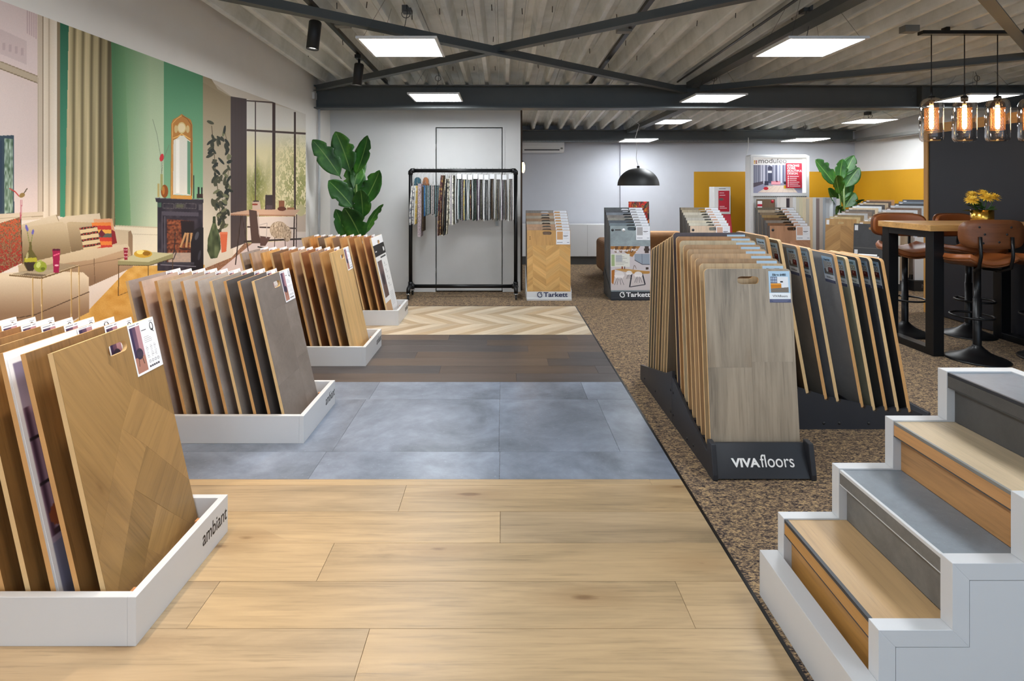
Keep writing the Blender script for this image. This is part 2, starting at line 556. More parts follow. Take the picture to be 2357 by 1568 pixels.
# chevrons run along x: build in (y, x) and swap
k = 0
for poly, sg in chevrons((5.353, 6.64, FX0, FX1), 0.43, 0.135, 0.43):
    pts = [(y, x) for x, y in poly]
    k += 1
    ar = abs(sum(pts[i - 1][0] * pts[i][1] - pts[i][0] * pts[i - 1][1] for i in range(len(pts)))) / 2
    if ar < 0.002: continue
    flat_piece('chevron_block', pts, 0.006, chev[(k * 7) % 3], floor, R(45) if sg > 0 else R(-45))
struct(B().box(FX1, FX1 + 0.012, 0.7, 6.652, 0, 0.007).box(FX0, FX1, 6.641, 6.652, 0, 0.007).build('trim_1', M['black']))

# walls
struct(B().box(XL - .12, XL, YF, YD, 0, 3.25).build('wall_left', M['wallleft']))
wd = B()
DX0, DX1, DZ = -0.90, 0.0, 2.21
wd.box(XL - .12, DX0, YD, YD + .12, 0, 2.95).box(DX1, 0.24, YD, YD + .12, 0, 2.95).box(DX0, DX1, YD, YD + .12, DZ, 2.95)
wd.box(0.12, 0.24, YD + .12, YB, 0, 2.95).box(XL - .12, 0.12, YD + .121, YD + .2, 0, 2.95)  # last box: unseen backing behind the door, added to stop a light leak
struct(wd.build('wall_door', M['wall']))
door = struct(B().box(DX0 + .012, DX1 - .012, YD + .012, YD + .05, 0.015, DZ - .012).build('door_1', M['wall'], bevel=.002))
door['label'] = 'flush pale grey door without panels in the wall behind the carpet sample rack'
B().box(DX0 - .028, DX0, YD - .008, YD + .02, 0, DZ + .028).box(DX1, DX1 + .028, YD - .008, YD + .02, 0, DZ + .028).box(DX0, DX1, YD - .008, YD + .02, DZ, DZ + .028).build('door_frame', M['wall'], door)
B().box(-.095, -.055, YD, YD + .014, 0.885, 0.985).build('lock_plate', M['steel'], door)
for z in (0.28, 1.15, 1.95):
    B().tube([(DX0 + .006, YD - .004, z - .035), (DX0 + .006, YD - .004, z + .035)], 0.006).build('hinge', M['steel'], door)

YX = 3.585   # the yellow paint starts here
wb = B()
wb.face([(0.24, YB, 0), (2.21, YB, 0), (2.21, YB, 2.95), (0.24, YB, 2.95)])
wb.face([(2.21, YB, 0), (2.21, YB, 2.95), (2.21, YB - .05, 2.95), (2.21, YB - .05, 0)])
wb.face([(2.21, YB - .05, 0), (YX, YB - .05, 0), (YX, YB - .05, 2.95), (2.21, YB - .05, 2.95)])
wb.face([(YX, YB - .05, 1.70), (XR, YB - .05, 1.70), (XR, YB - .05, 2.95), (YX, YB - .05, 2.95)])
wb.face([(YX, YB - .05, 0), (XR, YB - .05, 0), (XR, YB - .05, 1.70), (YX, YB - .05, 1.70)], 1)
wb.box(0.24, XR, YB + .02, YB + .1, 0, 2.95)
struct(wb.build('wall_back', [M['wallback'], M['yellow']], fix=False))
struct(B().box(.24, .268, 7.705, 7.80, 0, 2.6).build('trim_5', plain('brown rough board', S(74, 56, 44), .8, grain=.3)))
tag(B().box(.24, .272, 8.0, 8.9, .85, 1.5).build('picture_frame', M['blackmat']), 'dark frame on the end of the door wall seen edge on', 'picture frame')
wr = B()
wr.face([(XR, YB, 1.70), (XR, YF, 1.70), (XR, YF, 3.2), (XR, YB, 3.2)])
wr.face([(XR, YB, 0), (XR, 6.0, 0), (XR, 6.0, 1.70), (XR, YB, 1.70)], 1)
wr.face([(XR, 6.0, 0), (XR, YF, 0), (XR, YF, 1.70), (XR, 6.0, 1.70)])
wr.box(XR + .02, XR + .1, YF, YB, 0, 3.2)
struct(wr.build('wall_right', [M['wall'], M['yellow']], fix=False))
# shop front behind the camera: low wall, posts and head, open to daylight between them
wf = B().box(XL, XR, YF - .12, YF, 0, 0.35).box(XL, XR, YF - .12, YF, 2.7, 3.2)
for x in (XL, 0.6, 3.6, XR - .1): wf.box(x, x + .1, YF - .12, YF, 0.35, 2.7)
struct(wf.build('wall_front', M['wall']))
struct(B().box(0.25, 2.2, YB - .035, YB, 0, 0.05).box(2.2, XR, YB - .085, YB - .05, 0, 0.05).build('baseboard_back', M['greydark']))

# trapezoidal roof deck
nd = Nodes('galvanised deck')
vv = nd.objvec((1, 1, 1), False)
a1 = nd.noise(vv, 3.0, 5, 0.6, 0.5)
sv = nd.n('ShaderNodeVectorMath', operation='MULTIPLY'); nd.l(vv, sv.inputs[0]); sv.inputs[1].default_value = (40, 1.2, 40)
a2 = nd.noise(sv.outputs[0], 1.0, 4)
cd = nd.ramp(nd.math('ADD', nd.math('MULTIPLY', a1, .85), nd.math('MULTIPLY', a2, .15)), [(.32, S(206, 208, 203)), (.5, S(228, 230, 226)), (.68, S(241, 242, 240))])
M['deck'] = nd.bsdf(cd, 0.4, 0.0, 0.6)
dk = B()
prof = []
per = 0.25; x = XL - .3
while x < XR + .4:
    prof += [(x, .13), (x + .05, .13), (x + .057, .116), (x + .068, .116), (x + .075, .13), (x + .125, .13), (x + .146, .010), (x + .152, 0), (x + .190, 0), (x + .196, .010), (x + .217, .13)]
    x += per
prof.append((x, .13))
ys = [YF - .1, 6.92, YB + .05]
vs = [(px, y, zc(y) + pz) for y in ys for px, pz in prof]
np_ = len(prof)
fs = [(r * np_ + i, r * np_ + i + 1, (r + 1) * np_ + i + 1, (r + 1) * np_ + i) for r in range(2) for i in range(np_ - 1)]
dk.add(vs, fs)
ceiling = struct(dk.build('ceiling', M['deck'], fix=False))
ceiling['label'] = 'ribbed galvanised steel roof deck'
sc_ = B()
rr = random.Random(3)
xx = XL - .3
while xx < XR:
    y = 2.4 + rr.random() * .6
    while y < 6.7:
        px = xx + (.025 if rr.random() < .5 else .09)
        sc_.tube([(px, y, zc(y) + .133), (px + rr.uniform(-.006, .006), y, zc(y) + .08)], 0.0035, 5)
        y += 0.85 + rr.random() * .4
    xx += per
sc_o = sc_.build('deck_screw', M['blackmat'], ceiling); sc_o['kind'] = 'stuff'

# steelwork
def ibeam(name, y, z0, z1, x0, x1, w=.2, tf=.014, mat=None):
    b = B()
    b.box(x0, x1, y - w / 2, y + w / 2, z0, z0 + tf).box(x0, x1, y - w / 2, y + w / 2, z1 - tf, z1).box(x0, x1, y - .006, y + .006, z0 + tf, z1 - tf)
    return struct(b.build(name, M['beam']))
b1 = ibeam('steel_beam', 7.02, 2.375, 2.66, XL, XR)
b1['label'] = 'dark grey steel beam spanning the room in front of the door wall'
bp = B().box(5.14, 5.16, 6.925, 7.01, 2.39, 2.645).build('stiffener_plate', M['beam'], b1)
for z in (2.45, 2.53, 2.6):
    B().lathe([(0, -.012), (.012, -.012), (.012, 0)], (0, 0, 0), 8).build('bolt', M['steel'], b1, (5.10, 7.01, z), (R(90), 0, 0))
b2 = ibeam('steel_beam', 10.36, 2.26, 2.45, 0.25, 6.42)
b2['label'] = 'dark steel beam along the back wall under the deck'
b3 = struct(B().box(2.25, 2.37, 1.0, 6.92, 2.62, 2.69).box(2.25, 2.37, 7.12, 10.25, 2.39, 2.46).build('steel_purlin', M['beam']))
b3['label'] = 'dark square steel tube running along the deck from the beam towards the shop front'
def brace(p, q, label):
    b = B()
    b.bar(p, q, .075, .008).bar((p[0], p[1], p[2] + .035), (q[0], q[1], q[2] + .035), .008, .07)
    o = struct(b.build('steel_brace', M['beam'])); o['label'] = label
brace((-2.28, 6.9, 2.585), (2.25, 3.0, 2.60), 'dark steel angle brace from beam end by the mural across to the purlin')
brace((2.25, 6.9, 2.555), (-2.3, 3.0, 2.57), 'dark steel angle brace crossing under the other one towards the mural wall')
brace((2.4, 6.88, 2.57), (6.5, 4.05, 2.585), 'dark steel angle brace from the beam over the bar table')
brace((2.4, 3.0, 2.60), (6.5, 6.6, 2.60), 'steel angle brace running over the pendant lamp towards the beam')
struct(B().box(XL, XL + .03, 6.86, 6.95, 2.48, 2.56).build('trim_2', M['white']))
# pipe in the corner and cable trays
struct(B().tube([(-2.285, 7.03, 0), (-2.285, 7.03, 2.38)], .016).build('trim_3', M['white']))
ct = B()
ct.box(.25, 6.5, 10.42, 10.52, 2.235, 2.24).box(.25, 6.5, 10.42, 10.424, 2.235, 2.29).box(.25, 6.5, 10.516, 10.52, 2.235, 2.29)
ct.box(6.42, 6.52, 4.5, 10.42, 2.235, 2.24).box(6.42, 6.424, 4.5, 10.42, 2.235, 2.29)
xx = .3
while xx < 6.4:
    ct.tube([(xx, 10.419, 2.262), (xx, 10.4175, 2.262)], .008, 6, 1); xx += .07
tray_cable = struct(ct.build('trim_4', [M['steel'], M['blackmat']]))
tray_cable['label'] = 'perforated metal cable tray along the back wall'

# ------------------------------------------------------------------ LED panels
LEDS = [(-1.04, 3.99, 2.455, 'square LED ceiling panel with grey frame between the track spots and the crossing braces'),
        (-1.05, 6.2, 2.43, 'LED panel hanging in front of the beam over the carpet sample rack'),
        (2.02, 3.99, 2.455, 'large bright LED panel under the purlin, above the dark board row'),
        (2.12, 6.2, 2.42, 'LED panel before the beam where purlin and braces meet'),
        (5.14, 6.2, 2.42, 'LED panel before the beam, seen behind the glass pendants'),
        (2.30, 8.5, 2.42, 'LED panel behind the beam, above the dome pendant lamp'),
        (2.06, 9.55, 2.215, 'LED panel close to the back wall, crossed by the dome lamp cord'),
        (5.41, 8.5, 2.43, 'LED panel behind the beam over the yellow corner with the plant'),
        (4.91, 9.45, 2.215, 'LED panel close to the back wall above the lit poster display'),
        (-1.05, 1.7, 2.50, 'LED panel over the oak floor strip, behind the viewer'),  # from here on: unseen panels continuing the grid, added for more light
        (2.05, 1.7, 2.50, 'LED panel over the stair display'),
        (5.1, 1.7, 2.50, 'LED panel beside the stair display, towards the side wall'),
        (-1.05, -1.0, 2.55, 'LED panel by the shop front on the mural side'),
        (2.05, -1.0, 2.55, 'LED panel by the middle of the shop front')]
for i, (x, y, z, lab) in enumerate(LEDS):
    t = thing('ceiling_light', lab, 'ceiling light', (x, y, z), 0, 'square LED ceiling panels')
    w = .575
    fr = B().box(0, w, 0, .02, 0, .014).box(0, w, w - .02, w, 0, .014).box(0, .02, .02, w - .02, 0, .014).box(w - .02, w, .02, w - .02, 0, .014).box(.001, w - .001, .001, w - .001, .0141, .018)
    fr.build('frame', M['offwhite'], t)
    B().box(.0205, w - .0205, .0205, w - .0205, .002, .013).build('diffuser', M['led'], t)
    top = zc(y + .3) - z + .02
    for px, py in ((.04, .04), (w - .04, .04), (.04, w - .04), (w - .04, w - .04)):
        B().tube([(px, py, .014), (w / 2 + (px - w / 2) * .45, w / 2 + (py - w / 2) * .45, top)], .0012, 5).build('suspension_wire', M['greydark'], t)
    lp = B()
    cx, cy = w / 2 + .02, w / 2
    lp.tube([(cx + .0 + .032 * math.cos(a), cy, top - .075 + .032 * math.sin(a)) for a in [2 * PI * q / 14 for q in range(14)]], .003, 6, closed=True)
    lp.tube([(cx, cy, .018), (cx - .03, cy, .06), (cx + .01, cy, top - .07), (cx, cy + .02, top)], .003, 6)
    lp.build('cable', M['greydark'], t)
    if i in (0, 2, 3, 7):
        B().box(cx - .035, cx + .035, cy + .02, cy + .1, top - .05, top).build('junction_box', M['greydark'], t)

# conduit lines and boxes on the deck
def deckbox(x, y, lab, m='grey', w=.12):
    z = zc(y)
    tag(B().box(-w / 2, w / 2, -.04, .04, -.055, 0).box(-w / 2 + .015, w / 2 - .015, -.042, -.04, -.045, -.01).build('junction_box', M[m], None, (x, y, z), bevel=.004), lab, 'junction box', 'grey boxes on the roof deck')
deckbox(-1.30, 4.6, 'small grey junction box on the spotlight track beside the LED panel')
deckbox(1.02, 4.75, 'small grey junction box on the bare track between the crossing braces')
deckbox(3.42, 4.75, 'small grey junction box alone on the deck by the pendant bar')
deckbox(3.25, 8.4, 'small grey junction box behind the beam, between two LED panels')
deckbox(0.98, 8.1, 'small grey junction box behind the beam beside the door wall')
tr2 = B().bar((1.07, 2.2, zc(2.2) - .02), (1.07, 6.88, zc(6.88) - .02), .04, .034).build('light_track', M['black'])
tag(tr2, 'thin black light track without spots between the crossing braces', 'light track')
cdt = B().tube([(2.12, 2.6, zc(2.6) - .02), (2.12, 6.85, zc(6.85) - .02)], .011, 6).build('conduit', M['greydark'])
tag(cdt, 'dark cable conduit running along the purlin under the deck', 'conduit')

# spotlight track
tt = thing('track_light', 'black track with two cylinder spotlights above the mural side', 'track light', (-1.41, 2.2, 0))
zt = lambda y: zc(y) - .022
tb = B()
tb.bar((0, -2.0, zc(.2) - .02), (0, 4.65, zc(6.85) - .02), .036, .034)
tb.build('track', M['black'], tt)
for y in (4.25, 5.55, 2.9, 1.5, 0.2):
    ly = y - 2.2
    z = zc(y) - .04
    h = B().box(-.03, .03, -.06, .06, -.035, 0).tube([(0, 0, -.03), (0, 0, -.10)], .012, 8)
    ad = h.build('adapter', M['black'], tt, (0, ly, z))
    d = Vector((0.10, -0.10, -1)).normalized() if y > 4 else Vector((-0.10, .12, -1)).normalized()
    d = Vector((-.09, -.05, -1)).normalized()
    q = Vector((0, 0, -1)).rotation_difference(d).to_euler()
    cb = B().lathe([(0, 0.01), (.04, .01), (.046, 0), (.046, -.205), (.041, -.205), (.041, -.185)], (0, 0, 0), 24)
    head = cb.build('spot_head', M['blackmat'], tt, (-.0, ly, z - .09), q)
    B().lathe([(0, -.188), (.0405, -.188)], (0, 0, 0), 24).build('lens', emit('spot lens', (1, .92, .8, 1), 9), head)
    ld = bpy.data.lights.new('spot', 'SPOT')
    ld.energy = SPOT; ld.color = (1, .80, .58); ld.spot_size = R(78); ld.spot_blend = .5; ld.shadow_soft_size = .03
    lo = bpy.data.objects.new('spot_beam', ld); COL.objects.link(lo)
    lo.parent = head; lo.location = (0, 0, -.225)

# ------------------------------------------------------------------ the photo mural
MY0, MY1, MZ1 = 1.0, 6.63, 2.262
mw, mh = 2200, 900
yy = MY0 + (np.arange(mw) + .5) / mw * (MY1 - MY0)
zz = MZ1 - (np.arange(mh) + .5) / mh * MZ1
YY, ZZ = np.meshgrid(yy.astype(np.float32), zz.astype(np.float32))
# the print's own drawing grid (the wall's measured plan): where each point of the wall lies on the survey of the picture
MU = 1157 - 2.315 * 1300 / YY
MV = 432 + (1.4 - ZZ) * 1300 / YY
cv = Canvas(MU, MV, (226, 212, 198))
rp = random.Random(5)
# window side
cv.poly([(-3000, -2000), (88, -20), (88, 495), (-3000, 900)], lambda u, v: lerp((232, 216, 208), (222, 200, 192), (u + 200) / 300))
cv.poly([(-60, -60), (84, 25), (84, 175), (-60, 115)], (226, 205, 200))
for q in range(5): cv.poly([(60 + q * 5, 20 + q * 3), (63 + q * 5, 21 + q * 3), (63 + q * 5, 78 + q * 3), (60 + q * 5, 77 + q * 3)], (205, 178, 176))
cv.poly([(-60, 40), (60, 95), (60, 150), (-60, 100)], (212, 190, 186))
for q in range(5): cv.rect(q * 14 - 10, 95 + q * 4, q * 14 - 3, 112 + q * 4, (196, 172, 170))
cv.poly([(-400, -15), (95, 180), (95, 197), (-400, 8)], (188, 168, 142)); cv.line([(-400, -15), (95, 180)], 2, (150, 130, 105)); cv.line([(-400, 5), (95, 196)], 2, (130, 110, 85))
cv.rect(85, 20, 98, 500, (205, 186, 164)); cv.line([(97, 20), (97, 498)], 2, (128, 108, 82)); cv.line([(86, 180), (86, 490)], 1.5, (170, 150, 128))
cv.poly([(98, 20), (132, 35), (132, 500), (98, 505)], lambda u, v: lerp((222, 204, 180), (236, 222, 204), np.abs((u - 110) / 18)))
cv.rect(110, 25, 113, 500, (196, 175, 150)); cv.rect(130, 36, 137, 500, (142, 122, 94))
cv.poly([(-200, 320), (30, 313), (31, 494), (-200, 520)], (58, 74, 86))
cv.poly([(8, 320), (28, 322), (28, 492), (8, 494)], lambda u, v: lerp((70, 96, 70), (190, 205, 190), vnoise(u * .35, v * .12, 3)))
cv.rect(-40, 325, 3, 490, (46, 62, 82))
cv.poly([(-300, 508), (98, 490), (98, 506), (-300, 540)], (216, 196, 170)); cv.line([(-300, 522), (97, 500)], 1.5, (170, 150, 120))
cv.rect(137, 30, 160, 502, lambda u, v: lerp((44, 104, 78), (66, 140, 108), (v - 60) / 300))
# curtain
def curt(u, v):
    t = (u - 152) / 112 + (v - 300) / 9000
    s = np.sin(t * 34 + np.sin(v * .011) * .5) * .5 + .5
    s2 = np.sin(t * 71 + 1.1) * .5 + .5
    sh = np.clip(.25 + .62 * s + .2 * s2 - np.clip(t - .42, 0, 1) * .95, 0, 1)
    return lerp((92, 80, 52), (214, 196, 152), sh)
cv.poly([(157, 40), (256, 92), (262, 250), (266, 525), (228, 515), (148, 505), (153, 250)], curt)
# green wall with its lit bay and the darker chimney breast
def green(u, v):
    a = lerp((92, 138, 92), (198, 206, 172), (u - 275) / 70)
    a = a * .62 + .38 * lerp((118, 162, 118), (200, 210, 176), (v - 150) / 330)
    return a
cv.poly([(254, 80), (376, 130), (376, 530), (264, 524)], green)
cv.poly([(254, 80), (285, 100), (300, 522), (264, 522)], lambda u, v: lerp((80, 126, 84), (128, 166, 118), (u - 262) / 38))
cv.poly([(376, 130), (468, 170), (468, 540), (376, 530)], lambda u, v: lerp((88, 146, 106), (136, 178, 138), (v - 180) / 300))
cv.poly([(264, 522), (362, 526), (362, 605), (264, 600)], (232, 218, 190)); cv.line([(264, 522), (362, 526)], 3, (206, 188, 156)); cv.line([(264, 540), (362, 543)], 1.6, (206, 190, 160))
# beige return wall, ceiling, dark curtain column
cv.poly([(466, 160), (536, 190), (536, 640), (466, 640)], lambda u, v: lerp((152, 134, 104), (214, 202, 184), (v - 190) / 380))
cv.poly([(466, 150), (720, 200), (720, 262), (600, 240), (532, 224), (500, 205)], (214, 202, 186))
cv.poly([(466, 172), (532, 222), (520, 222), (466, 190)], (170, 152, 122), .5)
cv.poly([(530, 222), (568, 228), (568, 560), (530, 575)], lambda u, v: lerp((62, 52, 52), (96, 82, 80), np.sin(u * 1.9) * .5 + .5))
# glazing with garden
def garden(u, v):
    n_ = vnoise(u * .22, v * .09, 9) * .5 + vnoise(u * .6, v * .3, 12) * .5
    base = lerp((228, 222, 212), (236, 222, 176), (v - 290) / 60)
    lf = lerp((72, 84, 40), (176, 170, 96), n_)
    w = np.clip((v - 345 - 40 * vnoise(u * .1, v * 0, 4)) / 50, 0, 1) * np.clip(1.1 - np.abs(u - 588) / 42, 0, 1)
    w2 = np.clip((v - 300) / 120, 0, 1) * .75 * (n_ > .47)
    w = np.maximum(w * np.clip(n_ * 1.9, 0, 1), w2 * np.clip((u - 640) / 60 + .45, 0, 1))
    return base * (1 - w[..., None]) + lf * w[..., None]
cv.poly([(567, 228), (640, 243), (704, 262), (704, 556), (567, 562)], garden)
cv.poly([(625, 228), (720, 200), (720, 300), (704, 300), (690, 262)], (226, 218, 208), .75)
for u_, w_ in ((587, 2.6), (629.5, 7), (678, 4.6)): cv.line([(u_, 234 if u_ < 640 else 258), (u_, 490)], w_, (74, 58, 54))
cv.line([(567, 300), (704, 308)], 4.6, (84, 68, 62)); cv.line([(567, 232), (628, 236)], 3, (84, 68, 62))
cv.rect(568, 500, 704, 556, (222, 206, 194)); cv.line([(568, 524), (704, 528)], 3.4, (70, 54, 50)); cv.line([(560, 558), (704, 551)], 4, (58, 48, 48))
cv.rect(680, 495, 703, 535, (196, 176, 158)); cv.ell(692, 485, 10, 14, (196, 186, 140))
# floor of the study
cv.poly([(466, 622), (532, 595), (568, 562), (704, 553), (704, 1000), (466, 1000)], (218, 200, 196))
cv.poly([(466, 622), (532, 595), (562, 562), (580, 562), (466, 655)], lambda u, v: lerp((120, 84, 62), (180, 136, 108), vnoise(u * .5, v * 1.1, 8)))
# ochre carpet
cv.poly([(150, 760), (205, 715), (300, 615), (470, 612), (470, 1000), (-400, 1400), (-400, 1000)], lambda u, v: lerp((196, 142, 58), (232, 188, 112), vnoise(u * .06, v * .08, 2) * .7 + vnoise(u * .9, v * .9, 6) * .3))
# fireplace
cv.rect(361, 462, 466, 626, lambda u, v: lerp((36, 32, 42), (66, 58, 66), vnoise(u * .12, v * .1, 5)))
cv.poly([(356, 457), (467, 460), (467, 469), (358, 467)], (48, 44, 52)); cv.line([(356, 458), (467, 461)], 1.5, (110, 104, 112))
for a, b in ((374, 399), (402, 423), (426, 450)): cv.line([(a, 470), (b, 471), (b, 482), (a, 481), (a, 470)], 1.2, (98, 92, 92))
cv.rect(404, 472, 421, 480, (86, 86, 70)); cv.rect(362, 468, 370, 479, (70, 96, 80)); cv.rect(456, 472, 464, 486, (82, 78, 84))
cv.poly([(372, 488), (456, 491), (456, 500), (374, 498)], (78, 72, 82)); cv.line([(372, 488), (372, 600)], 2, (84, 78, 86)); cv.line([(378, 500), (378, 606)], 2, (96, 90, 98))
cv.poly([(383, 506), (446, 511), (446, 606), (383, 606)], lambda u, v: lerp((58, 30, 24), (150, 78, 48), vnoise(u * .25, v * .35, 21)))
cv.poly([(415, 510), (446, 511), (446, 560), (418, 560)], (34, 26, 30))
for q in range(7):
    for r_ in range(3): cv.rect(386 + r_ * 9 + (q % 2) * 4, 512 + q * 11, 392 + r_ * 9 + (q % 2) * 4, 518 + q * 11, (168, 108, 70), .45)
for a, b in ((415, 427), (428, 432), (438, 440)): cv.line([(a, 572), (b, 538)], 6, (188, 142, 96)); cv.line([(a + 2, 572), (b + 2, 540)], 1.5, (110, 74, 48))
cv.line([(402, 536), (400, 590)], 2, (40, 34, 36)); cv.rect(386, 584, 446, 606, (196, 178, 162), .8); cv.line([(398, 600), (405, 582), (400, 578), (396, 590)], 2, (50, 44, 46)); cv.line([(412, 574), (446, 578)], 2.5, (40, 32, 34))
cv.poly([(438, 625), (438, 560), (446, 532), (458, 524), (467, 526), (467, 626)], (30, 27, 33)); cv.ell(452, 545, 4, 10, (92, 92, 100), .3, .7); cv.ell(458, 590, 3, 12, (80, 78, 86), .2, .6)
cv.rect(372, 606, 446, 612, (64, 60, 68)); cv.line([(368, 612), (450, 616)], 2, (130, 124, 130))
# overmantel mirror
cv.poly([(391, 459), (393, 286), (397, 276), (408, 270), (417, 263), (427, 270), (438, 276), (442, 288), (443, 420), (441, 461)], (182, 122, 54))
cv.line([(394, 455), (396, 285), (406, 274), (417, 267)], 1.6, (224, 172, 96)); cv.line([(418, 267), (430, 274), (439, 288), (440, 455)], 1.6, (132, 80, 30))
cv.poly([(397, 450), (398, 324), (407, 319), (413, 313), (422, 313), (429, 320), (437, 326), (438, 452)], (224, 218, 202))
cv.rect(404, 322, 412, 446, (244, 238, 226)); cv.poly([(430, 324), (437, 328), (437, 450), (430, 448)], (104, 148, 118)); cv.line([(399, 450), (437, 452)], 2, (150, 196, 196))
cv.ell(417, 295, 10, 13, (212, 188, 130)); cv.ell(417, 295, 8, 10, (226, 208, 166)); cv.ell(404, 298, 4, 9, (206, 178, 122)); cv.ell(431, 298, 4, 9, (206, 178, 122))
cv.line([(397, 319), (408, 315), (417, 309), (427, 315), (438, 322)], 2, (236, 186, 104)); cv.poly([(393, 450), (441, 452), (441, 460), (391, 458)], (206, 148, 70))
# mantel vases, twig, candlesticks
cv.ell(377.5, 442, 8.5, 15, (146, 78, 26)); cv.ell(375, 440, 3, 10, (206, 132, 58), 0, .8); cv.rect(368, 402, 373.5, 440, (160, 150, 84), .8); cv.rect(361, 424, 366, 455, (190, 160, 90), .8)
cv.line([(371, 402), (370, 370), (360, 310), (350, 275)], 1, (120, 130, 110)); cv.line([(371, 402), (374, 370), (388, 335)], .8, (120, 120, 96)); cv.ell(371, 364, 4.5, 9, (206, 48, 56), .2)
cv.line([(445, 458), (445, 405)], 2.2, (36, 32, 36)); cv.rect(454, 432, 458, 458, (40, 34, 38)); cv.rect(462, 433, 465, 458, (40, 34, 38)); cv.rect(452, 448, 466, 458, (56, 38, 36))
# rubber plant, pot, demijohn
stem = [(508, 536), (506, 500), (503, 460), (498, 420), (494, 380), (490, 330), (486, 290)]
cv.line(stem, 1.6, (94, 78, 58)); stem2 = [(508, 520), (516, 480), (522, 430), (526, 380), (522, 330), (516, 300)]
cv.line(stem2, 1.3, (110, 96, 70))
for q in range(96):
    st = stem if q < 60 else stem2
    t = rp.random() * (len(st) - 1.001); i = int(t); f_ = t - i
    u_ = st[i][0] * (1 - f_) + st[i + 1][0] * f_ + rp.gauss(0, 6 if q < 60 else 7); v_ = st[i][1] * (1 - f_) + st[i + 1][1] * f_ + rp.gauss(0, 5)
    c_ = [(58, 60, 48), (76, 76, 58), (44, 48, 42), (120, 120, 88)][rp.randrange(4) if q > 50 else rp.randrange(3)]
    cv.ell(u_, v_, 2.6 + rp.random() * 1.6, 6.5 + rp.random() * 4, c_, rp.uniform(-1.2, 1.2))
cv.poly([(505, 537), (523, 536), (520, 581), (509, 584)], (208, 104, 70)); cv.rect(505, 536, 523, 541, (222, 124, 88))
cv.poly([(489, 500), (495, 500), (496, 522), (488, 522)], (52, 60, 40)); cv.poly([(488, 516), (496, 516), (506, 550), (507, 575), (499, 596), (484, 598), (476, 580), (477, 552)], lambda u, v: lerp((46, 56, 36), (110, 120, 84), vnoise(u * .2, v * .08, 31)))
# desk, chair, fur stool, screen
cv.line([(554, 498), (541, 612)], 2.6, (62, 48, 44)); cv.line([(556, 498), (572, 588)], 2.2, (70, 54, 48)); cv.line([(677, 497), (675, 578)], 3, (66, 50, 46)); cv.line([(682, 495), (681, 570)], 2, (66, 50, 46))
cv.ell(641, 531, 21, 20, lambda u, v: lerp((128, 106, 84), (232, 212, 186), vnoise(u * .9, v * .35, 17))); cv.ell(660, 540, 10, 18, lambda u, v: lerp((128, 106, 84), (226, 206, 180), vnoise(u * .9, v * .35, 18)))
cv.line([(632, 548), (630, 590)], 1.6, (80, 64, 60)); cv.line([(655, 550), (657, 588)], 1.6, (80, 64, 60))
cv.poly([(530, 492), (582, 483), (690, 484), (678, 497), (530, 497)], (206, 168, 142)); cv.line([(530, 496), (678, 498)], 3, (176, 128, 100))
cv.poly([(572, 484), (590, 487), (594, 530), (602, 562), (578, 562), (575, 525)], (84, 64, 58)); cv.line([(593, 490), (596, 540), (604, 566)], 2.4, (196, 180, 170)); cv.poly([(598, 545), (622, 548), (610, 568), (598, 568)], (98, 72, 66)); cv.line([(596, 520), (614, 515), (612, 550)], 1.8, (190, 176, 168)); cv.line([(592, 570), (618, 575)], 3, (40, 36, 38))
cv.poly([(610, 450), (627, 450), (627, 484), (609, 484)], (66, 56, 56)); cv.rect(612, 474, 626, 484, (88, 74, 78)); cv.poly([(580, 466), (597, 463), (600, 484), (580, 484)], (196, 172, 156)); cv.rect(580, 470, 592, 474, (150, 70, 54)); cv.rect(582, 463, 595, 466, (60, 46, 44))
cv.rect(641, 463, 654, 485, (150, 96, 70)); cv.ell(648, 482, 10, 5, (104, 60, 46)); cv.rect(660, 479, 677, 484, (170, 116, 84))
# sofa
cv.poly([(256, 530), (300, 533), (304, 545), (304, 618), (256, 618)], (206, 184, 152)); cv.poly([(294, 536), (300, 533), (304, 545), (304, 618), (294, 618)], (150, 122, 94))
cv.poly([(-200, 540), (48, 520), (128, 496), (133, 508), (150, 500), (228, 493), (236, 540), (238, 570), (-200, 640)], lambda u, v: lerp((214, 196, 168), (178, 156, 124), (v - 505) / 60))
cv.line([(128, 497), (134, 512)], 1.5, (140, 118, 90))
cv.poly([(45, 527), (142, 513), (150, 519), (160, 560), (161, 585), (100, 602), (48, 612)], lambda u, v: lerp((200, 180, 148), (128, 106, 74), (v - 520) / 75))
cv.poly([(152, 516), (158, 513), (214, 515), (232, 545), (234, 572), (163, 586)], lambda u, v: lerp((188, 166, 132), (122, 100, 72), (v - 518) / 65))
cv.poly([(40, 614), (161, 584), (210, 572), (292, 564), (297, 574), (300, 590), (216, 612), (130, 622), (42, 634)], lambda u, v: lerp((216, 196, 164), (188, 164, 130), (v - 570) / 50))
cv.poly([(128, 612), (214, 600), (297, 574), (304, 618), (206, 662), (130, 660)], lambda u, v: lerp((190, 158, 124), (136, 106, 80), (v - 590) / 60)); cv.line([(215, 598), (217, 655)], 1.4, (110, 84, 60)); cv.line([(130, 626), (304, 592)], 1, (120, 92, 68))
cv.poly([(-400, 660), (0, 632), (100, 627), (190, 630), (203, 642), (204, 722), (90, 780), (-400, 900)], lambda u, v: lerp((226, 206, 176), (150, 118, 90), (v - 640) / 85)); cv.line([(204, 675), (80, 728), (-400, 820)], 2, (88, 66, 48))
